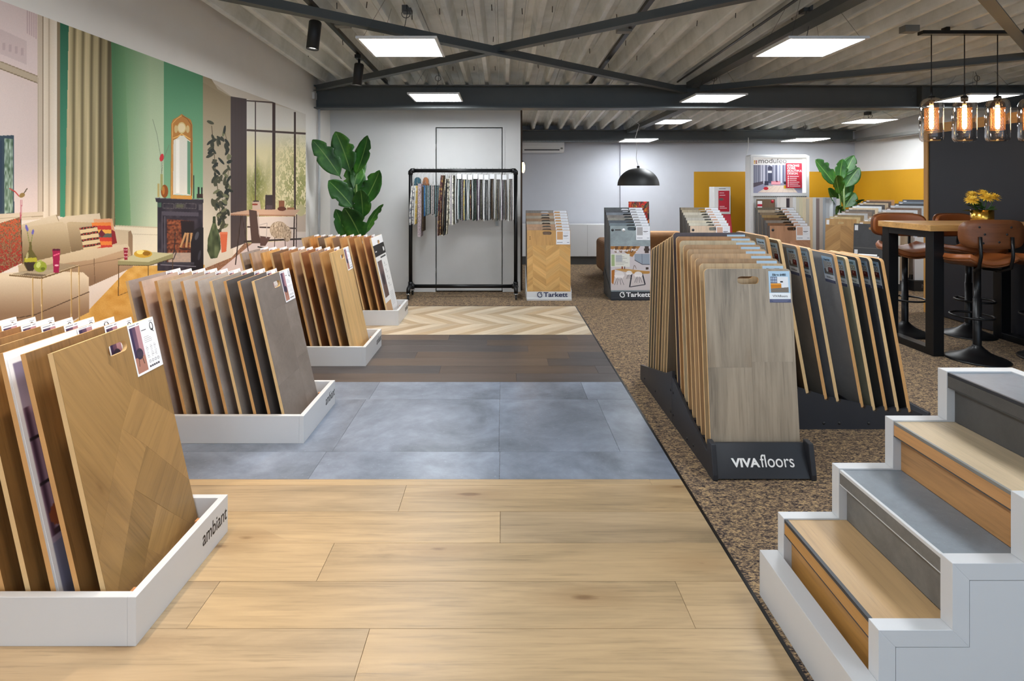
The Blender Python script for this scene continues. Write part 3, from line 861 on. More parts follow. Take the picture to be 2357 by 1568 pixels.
# cushions
def rug(u, v):
    n_ = vnoise(u * .45, v * .45, 41)
    return np.where((n_ > .55)[..., None], lerp((196, 90, 54), (150, 44, 36), (v - 520) / 80), lerp((96, 52, 40), (170, 140, 96), vnoise(u * .9, v * .9, 42)))
cv.poly([(-200, 560), (0, 516), (46, 502), (49, 560), (50, 608), (0, 632), (-200, 660)], rug); cv.line([(46, 503), (50, 608)], 1.5, (60, 40, 30))
cv.poly([(214, 507), (257, 505), (262, 532), (256, 545), (216, 520)], (218, 160, 120)); cv.poly([(254, 530), (263, 535), (268, 562), (256, 566)], (138, 38, 44))
def kil(u, v):
    t = ((v - 513) / 9.0).astype(int) % 5
    pal = np.array([(226, 130, 60), (196, 60, 50), (230, 170, 76), (92, 96, 88), (206, 66, 50)], np.float32)
    return pal[t]
cv.poly([(209, 515), (254, 514), (257, 571), (222, 574)], kil); cv.poly([(225, 540), (232, 531), (241, 541), (233, 550)], (112, 40, 54))
def strp(u, v):
    d = v + (u - 200) * .16
    t = np.mod(d - 524, 14)
    c_ = np.where((t < 5)[..., None], np.array((62, 40, 34), np.float32), np.array((216, 192, 150), np.float32))
    return np.where(((t < 3.6) & (t > 1.4) & (np.mod(u, 7) < 4))[..., None], np.array((190, 70, 56), np.float32), c_)
cv.poly([(181, 527), (222, 522), (231, 571), (191, 579)], strp)
# coffee table, dish, glasses
cv.line([(272, 612), (271, 684)], 2, (96, 70, 40)); cv.line([(340, 612), (340, 640)], 2, (96, 70, 40)); cv.line([(396, 598), (396, 640)], 2, (86, 64, 40)); cv.line([(271, 684), (330, 660)], 1.4, (120, 90, 50))
cv.poly([(270, 604), (328, 582), (398, 586), (397, 596), (342, 614), (270, 613)], (150, 142, 100)); cv.poly([(270, 603), (328, 581), (398, 586), (340, 606)], (196, 188, 146)); cv.line([(270, 613), (342, 614), (397, 597)], 1.6, (84, 70, 46))
cv.ell(328, 587, 21, 9, (206, 160, 54)); cv.ell(322, 583, 9, 5, (246, 220, 130)); cv.ell(336, 586, 9, 5, (150, 104, 26)); cv.poly([(283, 573), (293, 573), (292, 601), (285, 601)], (150, 36, 56))
for q in (578, 586, 594): cv.line([(284, q), (293, q)], 1.6, (226, 190, 190))
# side table with vases
cv.poly([(19, 636), (95, 643), (181, 614), (128, 608)], (156, 138, 110), .75); cv.poly([(60, 632), (110, 636), (92, 643), (40, 638)], (74, 56, 40), .6)
cv.line([(19, 637), (94, 644), (181, 615)], 3, (116, 90, 56)); cv.line([(19, 635), (94, 641), (181, 613)], 1, (226, 204, 170))
for u_, v_ in ((73, 643), (94, 645), (162, 622), (180, 616)): cv.line([(u_, v_), (u_ + (2 if u_ < 100 else 1), v_ + 130)], 3, (176, 138, 80)); cv.line([(u_ - 1, v_), (u_, v_ + 130)], 1, (232, 206, 160))
cv.line([(66, 562), (60, 530)], 1.6, (120, 130, 70)); cv.line([(70, 562), (74, 538)], 1.6, (120, 130, 70)); cv.ell(60, 528, 3, 8, (104, 96, 170), -.3); cv.ell(74, 537, 2.5, 6, (104, 96, 170), .2)
cv.poly([(66, 560), (71, 560), (72, 578), (84, 596), (84, 612), (74, 627), (62, 627), (53, 612), (54, 596), (65, 578)], (96, 88, 44)); cv.poly([(55, 597), (83, 596), (84, 606), (54, 607)], (176, 168, 52)); cv.poly([(54, 607), (84, 607), (74, 627), (62, 627)], (56, 44, 34)); cv.ell(61, 592, 3, 8, (206, 196, 150), .2, .7)
cv.ell(91, 617, 15, 13, (146, 156, 52)); cv.rect(88, 602, 94, 608, (160, 168, 80)); cv.ell(87, 613, 5, 7, (206, 214, 130), .3, .8); cv.ell(97, 622, 5, 4, (96, 104, 26))
cv.poly([(119, 577), (137, 576), (134, 631), (122, 631)], (158, 26, 72)); cv.line([(121, 592), (136, 586)], 3, (228, 100, 130)); cv.rect(124, 612, 133, 616, (238, 180, 190)); cv.rect(120, 576, 137, 580, (84, 20, 44))
# wooden bird
cv.line([(46, 462), (45, 510)], 1.4, (184, 84, 100)); cv.line([(49, 462), (47, 505)], 1.2, (184, 84, 100)); cv.line([(20, 436), (32, 443), (43, 455)], 2.6, (196, 66, 60)); cv.ell(49, 452, 7, 5, (150, 120, 70), -.5); cv.line([(53, 448), (61, 436)], 2.2, (96, 80, 60))
art = cv.a
art = art * (0.985 + 0.03 * RNG.random(art.shape[:2], dtype=np.float32)[..., None])
mu = B()
mu.box(XL, XL + .003, MY0, MY1, .012, MZ1, 1)
mu.face([(XL + .0035, MY0, .012), (XL + .0035, MY1, .012), (XL + .0035, MY1, MZ1), (XL + .0035, MY0, MZ1)], 0, [(0, 0), (1, 0), (1, 1), (0, 1)])
tag(mu.build('photo_mural', [picture('mural print', art, .6, .25), M['card']], fix=False), 'wall-sized photo mural of a living room with beige sofa, green wall and gilt mirror', 'mural')
# ------------------------------------------------------------------ sample boards
_bm = {}
def board_mesh(w, h, t, rad, slot):
    """upright board: x across (0 in the middle), z up, front at y = 0; slots: 0 front, 1 edge, 2 back"""
    key = (w, h, t, rad, slot)
    if key in _bm: return _bm[key]
    def rnd(x0, x1, z0, z1, r, rb=None):
        pts = []
        for cx, cz, a0, rr_ in ((x1 - r, z1 - r, 0, r), (x0 + r, z1 - r, 90, r), (x0, z0, None, 0), (x1, z0, None, 0)):
            if a0 is None and rb is None: pts.append((cx, cz))
            elif a0 is not None:
                for i in range(6):
                    a = R(a0 + 90 * i / 5); pts.append((cx + r * math.cos(a), cz + r * math.sin(a)))
        return pts
    outer = rnd(-w / 2, w / 2, 0, h, rad) if rad > 0 else [(w / 2, h), (-w / 2, h), (-w / 2, 0), (w / 2, 0)]
    bm = bmesh.new()
    def loop(pts):
        vs = [bm.verts.new((x, 0, z)) for x, z in pts]
        return [bm.edges.new((vs[i], vs[(i + 1) % len(vs)])) for i in range(len(vs))]
    es = loop(outer)
    if slot:
        sx, sz, hw, hh = slot
        pts = []
        for cx, a0 in ((sx + hw - hh, -90), (sx - hw + hh, 90)):
            for i in range(9):
                a = R(a0 + 180 * i / 8); pts.append((cx + hh * math.cos(a), sz + hh * math.sin(a)))
        es += loop(pts)
    bmesh.ops.triangle_fill(bm, edges=es, use_beauty=True, use_dissolve=False, normal=(0, -1, 0))
    fr = list(bm.faces)
    for f in fr:
        if f.normal.y > 0: f.normal_flip()
    r = bmesh.ops.extrude_face_region(bm, geom=fr)
    mv = [x for x in r['geom'] if isinstance(x, bmesh.types.BMVert)]
    bmesh.ops.translate(bm, verts=mv, vec=(0, t, 0))
    # extrude keeps the far cap as the moved region; close the front with the old faces if they were removed
    bmesh.ops.recalc_face_normals(bm, faces=bm.faces)
    bm.normal_update()
    for f in bm.faces:
        ny = f.normal.y
        f.material_index = 0 if ny < -.9 else (2 if ny > .9 else 1)
    if not any(f.material_index == 0 for f in bm.faces):
        raise RuntimeError('board front missing')
    me = bpy.data.meshes.new('sample_board')
    bm.to_mesh(me); bm.free()
    _bm[key] = me
    return me

def board(name, label, loc, rotz, lean, mats, size, slot, group, rad=0.0, t=0.012, cat='sample board'):
    """lean > 0 tips the top away from the front"""
    me = board_mesh(size[0], size[1], t, rad, slot).copy()
    idx = [p_.material_index for p_ in me.polygons]
    me.materials.clear()
    for m_ in mats: me.materials.append(m_)
    me.polygons.foreach_set('material_index', idx)
    o = link(name, me, None, loc)
    o.rotation_euler = (-lean, 0, rotz)
    return tag(o, label, cat, group)

def print_quad(name, mat, parent, x0, x1, z0, z1, y=-0.0012, th=0.001, edge=None, back=False, mat2=None):
    """a thin printed sheet on a board's front (or back) with its picture in UV"""
    b = B()
    b.box(x0, x1, y, y + th, z0, z1, 1)
    yy_ = y - .0003 if not back else y + th + .0003
    pts = [(x0, yy_, z0), (x1, yy_, z0), (x1, yy_, z1), (x0, yy_, z1)]
    uv = [(0, 0), (1, 0), (1, 1), (0, 1)]
    if back: pts = pts[::-1]; uv = [(0, 1), (1, 1), (1, 0), (0, 0)][::1]; uv = [(0, 1), (1, 1), (1, 0), (0, 0)]
    b.face(pts, 0, uv)
    return b.build(name, [mat, edge or M['card']], parent, fix=False)

# ---- prints
def print_tray_card(seed):
    U, V = grid(110, 140, 110, 140)
    c = Canvas(U, V, (236, 238, 244)); r = random.Random(seed)
    c.rect(4, 10, 46, 134, lambda u, v: lerp((66, 52, 84), (150, 104, 112), (u / 46) * .6 + .4 * (v / 134)))
    c.rect(28, 10, 46, 100, (176, 132, 140)); c.rect(4, 92, 46, 134, (170, 120, 104)); c.rect(6, 12, 14, 92, (54, 44, 78))
    c.ell(25, 84, 14, 15, (52, 44, 62)); c.rect(15, 78, 36, 92, (62, 52, 70)); c.line([(18, 94), (15, 116)], 2, (40, 32, 30)); c.line([(32, 94), (36, 114)], 2, (40, 32, 30))
    for x, w in ((5, 26), (36, 10)): c.rect(x, 4, x + w, 6, (120, 120, 130))
    c.rect(50, 26, 70, 28, (70, 70, 76))
    c.ell(95, 24, 8, 12, (24, 24, 28)); c.ell(95, 23, 5, 9.5, (236, 238, 244)); c.line([(95, 30), (100, 40)], 3, (24, 24, 28)); c.rect(88, 8, 104, 9.5, (90, 90, 96))
    for q in range(4): c.rect(54, 46 + q * 5, 54 + r.randint(20, 34), 47.2 + q * 5, (150, 150, 156))
    for q in range(8):
        for x in (54, 72, 88): c.rect(x, 72 + q * 4.4, x + r.randint(6, 11), 73.2 + q * 4.4, (165, 165, 170))
    for q in range(4): c.ell(60 + q * 12, 115, 4, 4, (120, 120, 126)); c.ell(60 + q * 12, 115, 2.6, 2.6, (236, 238, 244))
    for q in range(5): c.rect(54 + q * 9, 126, 61 + q * 9, 131, (60, 60, 66))
    return c.a
CARD_A = picture('tray card', print_tray_card(1))
def print_viva_card(warm):
    U, V = grid(96, 144, 96, 144)
    c = Canvas(U, V, (172, 200, 222))
    if warm:
        c.rect(8, 26, 88, 98, (224, 226, 230)); c.rect(8, 26, 38, 60, (170, 184, 206))
        for x in (10, 18, 27, 36): c.rect(x, 26, x + 2, 60, (40, 44, 64))
        for y in (26, 40, 52): c.rect(8, y, 38, y + 2, (40, 44, 64))
        c.rect(52, 46, 64, 52, (20, 20, 22)); c.rect(8, 58, 56, 80, (206, 128, 30)); c.rect(8, 56, 54, 66, (222, 146, 46)); c.line([(8, 67), (56, 67)], 1.4, (150, 86, 16))
        c.poly([(8, 80), (88, 74), (88, 98), (8, 98)], lambda u, v: lerp((150, 138, 124), (96, 86, 78), np.mod(u * .22 + v * .1, 1)))
    else:
        c.rect(8, 26, 88, 98, (190, 188, 184)); c.poly([(8, 70), (88, 62), (88, 98), (8, 98)], (118, 112, 104)); c.rect(50, 58, 88, 86, (112, 36, 30)); c.ell(34, 74, 9, 13, (226, 226, 224)); c.ell(54, 42, 8, 8, (60, 60, 62)); c.ell(74, 40, 8, 8, (60, 60, 62)); c.ell(54, 42, 6, 6, (220, 220, 216)); c.ell(74, 40, 6, 6, (220, 220, 216)); c.rect(60, 62, 70, 72, (190, 130, 120))
    c.rect(0, 100, 96, 128, (232, 236, 240)); c.rect(0, 128, 96, 144, (84, 88, 116)); c.rect(10, 132, 86, 133.5, (150, 154, 176)); c.rect(16, 137, 80, 138.5, (150, 154, 176))
    return c.a
CARD_B = picture('warm room card', print_viva_card(True))
CARD_B2 = picture('red room card', print_viva_card(False))
def print_stand_card(sw):
    U, V = grid(100, 110, 100, 110)
    c = Canvas(U, V, (232, 234, 240))
    c.rect(6, 8, 48, 72, sw); c.rect(52, 40, 86, 44, (40, 40, 48)); c.rect(56, 47, 76, 49, (70, 70, 80))
    for y in (10, 16, 22, 28, 58, 64): c.rect(54, y, 90, y + 1, (176, 178, 186))
    for q in range(5): c.ell(10 + q * 8, 94, 2.6, 2.6, (50, 60, 80))
    c.rect(78, 93, 94, 96, (70, 80, 110))
    return c.a
CARD_C = {k_: picture('stand card', print_stand_card(v_)) for k_, v_ in {'tan': (206, 160, 112), 'grey': (170, 168, 170), 'pink': (206, 168, 148)}.items()}

ORD = ['front', 'second', 'third', 'fourth', 'fifth', 'sixth', 'seventh', 'eighth', 'ninth', 'tenth', 'eleventh', 'twelfth']

# ---- the four white trays by the mural
TRAY_Y = [1.715, 3.075, 4.405, 5.705]
TRAY_X = [-1.114, -1.083, -1.068, -1.052]
STRIP = ['oak', 'stone tile', 'dark brown', 'chevron']
OAKH = (152, 118, 72)
TONES = [
    [('golden oak herringbone', 'w', OAKH), ('golden oak', 'w', (138, 102, 60)), ('white-edged picture', 'p', None), ('tan oak', 'w', (142, 106, 62)), ('amber oak', 'w', (142, 104, 60)), ('brown oak', 'w', (140, 98, 56)), ('honey oak', 'w', (176, 132, 78)), ('sand oak', 'w', (206, 172, 122)), ('pale oak', 'w', (214, 186, 140)), ('light oak', 'w', (206, 176, 130))],
    [('dark brown-grey concrete', 'c', (118, 108, 102)), ('charcoal', 'c', (92, 88, 87)), ('near-black slate', 'c', (76, 73, 72)), ('mid grey', 'c', (140, 133, 127)), ('light grey', 'c', (160, 153, 147)), ('pale grey', 'c', (168, 160, 154)), ('taupe', 'c', (158, 146, 136)), ('sand taupe', 'c', (168, 146, 122)), ('rose beige', 'c', (182, 160, 146)), ('brownish grey', 'c', (150, 136, 130))],
    [('straw oak', 'w', (206, 168, 112)), ('olive oak', 'w', (166, 124, 74)), ('greyish taupe oak', 'w', (158, 128, 106)), ('red-brown oak', 'w', (136, 88, 54)), ('pale taupe oak', 'w', (178, 150, 126)), ('mid brown oak', 'w', (150, 106, 68)), ('dark walnut', 'w', (112, 82, 60)), ('yellow oak', 'w', (206, 158, 96)), ('dusty beige', 'w', (172, 148, 130)), ('ash grey', 'w', (146, 134, 128))],
    [('poster-covered', 'q', None), ('copper oak', 'w', (164, 110, 72)), ('yellowish oak', 'w', (196, 148, 92)), ('bronze oak', 'w', (162, 112, 66)), ('honey', 'w', (196, 146, 88)), ('smoked brown oak', 'w', (134, 104, 82)), ('butter oak', 'w', (208, 164, 108)), ('grey-brown oak', 'w', (128, 106, 90)), ('warm orange oak', 'w', (198, 140, 80)), ('light brown oak', 'w', (182, 146, 108))]]

def print_room_board():
    U, V = grid(100, 172, 100, 172)
    c = Canvas(U, V, (238, 238, 242))
    c.rect(3, 4, 97, 168, (150, 138, 160)); c.rect(3, 4, 97, 34, lambda u, v: lerp((120, 112, 136), (168, 156, 178), v / 40))
    c.rect(3, 34, 97, 120, lambda u, v: lerp((78, 56, 74), (178, 150, 172), np.sin(u * .85) * .5 + .5))
    for y in (54, 84): c.rect(3, y, 97, y + 2.4, (40, 32, 40))
    c.ell(14, 108, 9, 8, (150, 84, 56)); c.ell(30, 111, 9, 7, (120, 66, 46)); c.rect(6, 116, 60, 120, (66, 50, 58)); c.poly([(20, 120), (30, 120), (44, 150), (36, 152)], (40, 34, 44))
    c.poly([(3, 124), (97, 120), (97, 168), (3, 168)], (120, 122, 146)); c.poly([(20, 120), (30, 120), (44, 150), (36, 152)], (40, 34, 44)); c.rect(40, 120, 60, 124, (190, 186, 200))
    return c.a
ROOMB = picture('lilac room print', print_room_board())
def print_poster_q():
    U, V = grid(100, 172, 100, 172)
    c = Canvas(U, V, (226, 226, 226))
    c.rect(0, 0, 100, 24, (44, 42, 42)); c.rect(8, 10, 22, 13, (220, 220, 220)); c.ell(88, 12, 5, 6, (210, 210, 210)); c.rect(80, 6, 84, 18, (200, 200, 200))
    c.rect(8, 36, 46, 128, lambda u, v: lerp((70, 56, 60), (130, 108, 104), vnoise(u * .1, v * .07, 3)))
    c.rect(8, 100, 46, 128, (96, 76, 70)); c.ell(26, 84, 10, 14, (44, 38, 44))
    c.rect(42, 28, 92, 32, (60, 60, 60))
    for y in (48, 66, 84, 102): c.ell(66, y, 4, 4, (190, 190, 190)); c.rect(60, y + 6, 86, y + 7, (178, 178, 178))
    for q in range(9): c.rect(54, 124 + q * 4, 86, 125.2 + q * 4, (180, 180, 180))
    c.rect(0, 140, 48, 172, (190, 150, 110))
    return c.a
POSTQ = picture('features poster print', print_poster_q())

for ti in range(4):
    y0, xr = TRAY_Y[ti], TRAY_X[ti]
    yc = y0 + .2875
    base = .0062
    t = thing('sample_tray', f'low white tray holding sample boards on the {STRIP[ti]} floor strip by the mural', 'display tray', (xr, yc, base), 0, 'white sample trays')
    L, hw, th, H = xr - XL - .012, .2875, .026, .15
    for nm, bx in (('front_wall', (-th, 0, -hw, hw)), ('end_wall', (-L + .0, -L + th, -hw, hw)), ('side_wall', (-L + th, -th, -hw, -hw + th)), ('side_wall', (-L + th, -th, hw - th, hw))):
        B().box(*bx, 0, H).build(nm, M['white'], t, bevel=.0015)
    B().box(-L + th, -th, -hw + th, hw - th, 0, .02).build('tray_floor', M['white'], t)
    for yy_ in (-.215, .215): B().box(-L + th + .002, -th - .03, yy_ - .018, yy_ + .018, .02, .034).build('slot_rail', M['peg'], t)
    for yy_ in (-.19, .19): B().box(-th - .05, -th - .012, yy_ - .01, yy_ + .01, .02, .105).build('support_peg', M['peg'], t)
    lettering('ambiant', .066, M['ink'], t, (.0002, hw - .192, .058), (R(90), 0, R(90)), 0.0003, .0004, align='LEFT', fit=(.182, .056))
    for k in range(10):
        nm, kind, rgb = TONES[ti][k]
        lab = f'{nm} sample board, {"front one" if k == 0 else ORD[k]} in the tray on the {STRIP[ti]} strip'
        w, h = .50, .865
        lean = R(12.9 + (RNG.random() - .5) * .9)
        xb = xr - .095 - .0772 * k + (RNG.random() - .5) * .004
        slot = (0.025, h - .065, .05, .0185)
        if kind == 'w': mt = wood(rgb, 'z', .36, .35, .9, .04)
        elif kind == 'c': mt = concrete(rgb, .38, .5, .02, 1.6)
        else: mt = M['card']
        eg = M['mdf'] if k % 3 else M['mdfpale']
        o = board('sample_board', lab, (xb, yc, base + .036), R(90), lean, [mt, eg, M['mdf']], (w, h), slot, f'sample boards in the tray on the {STRIP[ti]} strip', t=.016)
        if kind in 'wc':
            print_quad('label_card', CARD_A, o, w / 2 - .155, w / 2 - .002, h - .195, h - .0)
        if kind == 'p':
            for (a, b_) in (((-w / 2, w / 2), (0.012, h - .022)),): print_quad('picture_print', ROOMB, o, a[0] + .008, a[1] - .008, b_[0], b_[1])
            print_quad('label_card', CARD_A, o, w / 2 - .2, w / 2 - .03, h - .115, h, y=-.003)
        if kind == 'q':
            print_quad('poster_print', POSTQ, o, -w / 2, w / 2, .05, h - .105)
            B().box(-w / 2, w / 2, -.0012, -.0002, h - .105, h - .085).build('dark_header', M['blackmat'], o)
        if (ti, k) == (0, 0):
            LW = [wood(OAKH, 'x', .36, .5, .8, .04, .9), wood((162, 126, 78), 'x', .36, .5, .8, .04, .9)]
            def sv(x, y, Xb=xb, ln=lean):      # survey of the joints on the board face
                u_, v_ = x / 1.766, 680 + y / 1.766
                r_ = (u_ - 1157) / (v_ - 432); tl_ = math.tan(ln)
                z_ = (1.4 * r_ - Xb - tl_ * .042) / (r_ - tl_)
                Yy = (1.4 - z_) * 1300 / (v_ - 432)
                return (Yy - yc, (z_ - .042) / math.cos(ln))
            rect = (-w / 2 + .0005, w / 2 - .0005, .001, h - .125)
            PC = [(((440, 278), (545, 378), (495, 540), (390, 1100), (380, 1250), (150, 1250), (150, 200)), -62, 0),
                  (((545, 378), (760, 520), (830, 800), (595, 612), (495, 540)), 40, 1),
                  (((495, 540), (595, 612), (548, 790), (470, 1250), (380, 1250), (390, 1100)), -62, 1),
                  (((595, 612), (830, 800), (830, 960), (700, 885), (548, 790)), 40, 0),
                  (((548, 790), (640, 850), (600, 1030), (560, 1250), (470, 1250)), -62, 0),
                  (((640, 850), (700, 885), (830, 960), (830, 1150), (600, 1030)), 40, 1),
                  (((600, 1030), (830, 1150), (760, 1350), (560, 1250)), -62, 1)]
            for pc_, an_, mi_ in PC:
                pts_ = [sv(*q) for q in pc_]
                if pc_[0] == (440, 278):
                    pts_ = [(-.032, h), (-.032, max(h - .09, pts_[0][1]))] + pts_[:5] + [(-w, -.2), (-w, h)]
                    pl = clip(pts_, (rect[0], rect[1], rect[2], h - .0005))
                else: pl = clip(pts_, rect)
                if len(pl) >= 3: flat_piece('oak_block', pl, .0006, LW[mi_], o, R(an_), 'xz', .0003, -.0001)
        if ti == 1 and k == 0:
            gm = concrete((122, 112, 106), .36, .6, .05, 1.6)
            for q in ((-w / 2, .07, .27, h - .2), (-w / 2, .07, 0, .27), (.07, w / 2, 0, .33), (.07, w / 2, .33, h - .2)):
                flat_piece('stone_block', [(q[0], q[2]), (q[1], q[2]), (q[1], q[3]), (q[0], q[3])], .0006, gm, o, 0, 'xz', .0004, -.0001)

# ------------------------------------------------------------------ the A-shaped board display
VB = thing('board_display', 'anthracite floor stand with white wordmark under the pale wood-look boards', 'display stand', (1.25, 2.69, 0))
def yzp(pts): return [(y - 2.69, z) for y, z in pts]
prof_v = yzp([(2.775, 0), (2.775, .10), (3.02, .158), (3.352, .275), (3.352, 0)])
prof_r = yzp([(3.356, 0), (3.356, .312), (3.50, .25), (4.13, .105), (4.13, 0)])
for sx in (-1, 1):
    B().prism(prof_v, 'x', sx * .226, sx * .244).build('side_panel', M['anthracite'], VB, bevel=.002)
    B().prism(prof_r, 'x', sx * .226, sx * .244).build('side_panel', M['anthracite'], VB, bevel=.002)
    B().prism(yzp([(2.69, 0), (2.69, .028), (2.72, .165), (2.772, .168), (2.772, 0)]), 'x', sx * .222, sx * .248).build('cheek', M['anthracite'], VB, bevel=.004)
    for y_, z_ in ((2.74, .04), (2.98, .04), (3.08, .03), (3.33, .19), (3.33, .06), (3.38, .19), (3.38, .06), (3.72, .06), (4.0, .05)):
        B().lathe([(0, .004), (.007, .003), (.009, 0)], (0, 0, 0), 8).build('bolt', M['blackmat'], VB, (sx * .244, y_ - 2.69, z_), (0, R(90 * sx), 0))
fp = B().prism(yzp([(2.698, .008), (2.765, .150), (2.777, .150), (2.712, .008)]), 'x', -.221, .221).build('front_panel', M['anthracite'], VB)
tl = math.atan2(.067, .142)
lettering('VIVA', .062, M['whiteink'], VB, (-.146, .0265, .054), (R(90) - tl, 0, 0), .0022, .0006, align='LEFT', fit=(.136, .040))
lettering('floors', .072, M['whiteink'], VB, (-.006, .0265, .054), (R(90) - tl, 0, 0), .0002, .0006, align='LEFT', fit=(.162, .056))
# stepped shelf under the boards
sh = B()
for k in range(9):
    yb, zb = 2.775 + .066 * k, .085 + .0178 * k
    sh.box(-.225, .225, yb - 2.69 - .012, yb - 2.69 + .052, 0.004, zb)
for k in range(8):
    yb, zb = 3.545 + .064 * k, .225 - .0178 * k
    sh.box(-.225, .225, max(yb - 2.69 - .045, .672), yb - 2.69 + .0185, .004, zb)
sh.build('shelf', M['anthracite'], VB)

VA = [('grey-brown oak', (154, 142, 126)), ('pale straw oak', (186, 162, 126)), ('knotty brown oak', (164, 134, 100)), ('rosy beige oak', (190, 158, 120)), ('sand brown oak', (178, 148, 112)), ('tan oak', (172, 138, 100)), ('pale cream oak', (188, 172, 142)), ('caramel oak', (168, 126, 84)), ('dark charcoal', (78, 70, 74))]
for k in range(9):
    nm, rgb = VA[k]
    w, h = .442, .905
    yb, zb = 2.787 + .066 * k, .0858 + .0178 * k
    mt = wood(rgb, 'z', .42, .35, .75, .03) if k < 8 else wood(rgb, 'z', .45, .1, .6, .03)
    o = board('sample_board', f'{nm} sample board with rounded corners, {"front one" if k == 0 else ORD[k]} behind the white wordmark', (1.25, yb, zb), 0, R(6.2), [mt, M['mdfpale'], M['mdf']], (w, h), (0, h - .058, .0555, .0195), 'pale wood-look boards of the floor stand', rad=.022)
    cd_ = print_quad('label_card', CARD_B, o, w / 2 - .116, w / 2 - .008, h - .17, h - .012)
    if k in (0, 1, 6):
        lettering('Eiken 6480' if k == 0 else 'Eiken 6840' if k == 6 else 'Eiken 6580', .0155, M['ink'], cd_, (w / 2 - .062, -.0018, h - .0355), (R(90), 0, 0), .0004, .0002)
    if k == 0:
        lettering('VIVAfloors', .017, M['greyink'], cd_, (w / 2 - .062, -.0018, h - .143), (R(90), 0, 0), .0001, .0002)
        gm = [wood((164, 150, 132), 'z', .42, .9, .95, .05)]
        c_ = .021
        nl_ = [(0, h - .0775), (-.036, h - .0775), (-.050, h - .072), (-.0555, h - .058), (-.050, h - .044), (-.036, h - .0385), (0, h - .0385)]
        tl_ = [(0, h - .0006), (-w / 2 + c_, h - .0006), (-w / 2 + c_ * .3, h - c_ * .3), (-w / 2 + .0006, h - c_)]
        PLK = [[(-w / 2 + .0006, 0), (-.0004, 0), (-.0004, .4146), (-w / 2 + .0006, .4146)],
               [(-w / 2 + .0006, .4154), (-.0004, .4154)] + [(min(x_, -.0004), z_) for x_, z_ in nl_ + tl_],
               [(.0004, 0), (w / 2 - .0006, 0), (w / 2 - .0006, .4416), (.0004, .4416)],
               [(max(-x_, .0004), z_) for x_, z_ in (nl_ + tl_)[::-1]] + [(.0004, .4424), (w / 2 - .0006, .4424)]]
        for qi, pl in enumerate(PLK):
            if qi == 3: pl = [(w / 2 - .0006, .4424)] + [(max(-x_, .0004), z_) for x_, z_ in tl_[::-1]] + [(max(-x_, .0004), z_) for x_, z_ in nl_[::-1]] + [(.0004, .4424)]
            cx_p = sum(q_[0] for q_ in pl) / len(pl); cz_p = sum(q_[1] for q_ in pl) / len(pl)
            B().prism([(x_ - cx_p, z_ - cz_p) for x_, z_ in pl], 'y', 0, .0006).build('oak_plank', gm[0], o, (cx_p, -.0007, cz_p))
    if k == 3:
        B().lathe([(0, .0012), (.03, .0012), (.03, 0)], (0, 0, 0), 24).build('purple_sticker', plain('purple sticker', S(110, 24, 70)), o, (-.165, 0, h - .055), (R(90), 0, 0))
VR = [('grey walnut', (112, 98, 82)), ('tan oak', (176, 148, 112)), ('beige oak', (186, 160, 124)), ('smoked oak', (120, 102, 82)), ('honey oak', (178, 146, 104)), ('stone grey oak', (134, 120, 104)), ('olive brown oak', (120, 106, 84)), ('weathered grey oak', (140, 126, 108))]
for k in range(8):
    nm, rgb = VR[k]
    yb, zb = 3.555 + .064 * k, .226 - .0178 * k
    board('sample_board', f'{nm} sample board seen by its edge, {ORD[k] if k else "first"} from the stand ridge', (1.25, yb, zb), R(180), R(6.2), [wood(rgb, 'z', .42, .2, .7, .03), M['mdfpale'], wood(rgb, 'z', .42, .2, .7, .03)], (.442, .89), (0, .832, .0555, .0195), 'boards on the far slope of the floor stand', rad=.022)

# second wing with the dark boards
VC = thing('board_display', 'anthracite comb stand carrying the dark stone-look boards towards the stairs', 'display stand', (1.5, 3.27, 0))
pts = [(0.0, 0), (0, .30), (.20, .275)]
XBX = [1.763, 1.871, 1.939, 2.083, 2.151, 2.221, 2.289, 2.357]
ZBX = [.20, .165, .152, .118, .1, .1, .095, .09]
XBX = [1.69] + XBX; ZBX = [.222] + ZBX
for x_, z_ in zip(XBX, ZBX): pts += [(x_ - 1.5 - .012, z_ + .032), (x_ - 1.5 - .006, z_ + .004), (x_ - 1.5 + .013, z_ + .002), (x_ - 1.5 + .022, z_ + .02)]
pts += [(.93, .09), (.93, 0)]
for yy_ in (0, .45): B().prism(pts, 'y', yy_, yy_ + .016).build('side_panel', M['anthracite'], VC)
B().box(0, .016, .016, .45, 0, .26).build('end_panel', M['anthracite'], VC)
B().prism([(.93, 0), (.93, .06), (.96, .10), (.975, .10), (.975, 0)], 'y', -.005, .47).build('cheek', M['anthracite'], VC, bevel=.003)
sh = B()
for x_, z_ in zip(XBX, ZBX): sh.box(x_ - 1.5 - .01, x_ - 1.5 + .022, .017, .449, .004, z_)
sh.build('shelf', M['anthracite'], VC)
for x_ in (.36, .45, .62, .78):
    B().lathe([(0, .004), (.007, .003), (.009, 0)], (0, 0, 0), 8).build('bolt', M['blackmat'], VC, (x_, 0, .035), (R(90), 0, 0))
VT = [('brown oak', (150, 132, 110), 'w'), ('dark walnut', (118, 102, 84), 'w'), ('warm grey stone', (150, 146, 140), 'c'), ('blue-grey stone', (136, 140, 148), 'c'), ('mid grey stone', (156, 154, 152), 'c'), ('olive grey stone', (152, 152, 134), 'c'), ('black slate', (72, 72, 75), 'c'), ('anthracite slate', (94, 96, 102), 'c'), ('black', (62, 60, 60), 'c')]
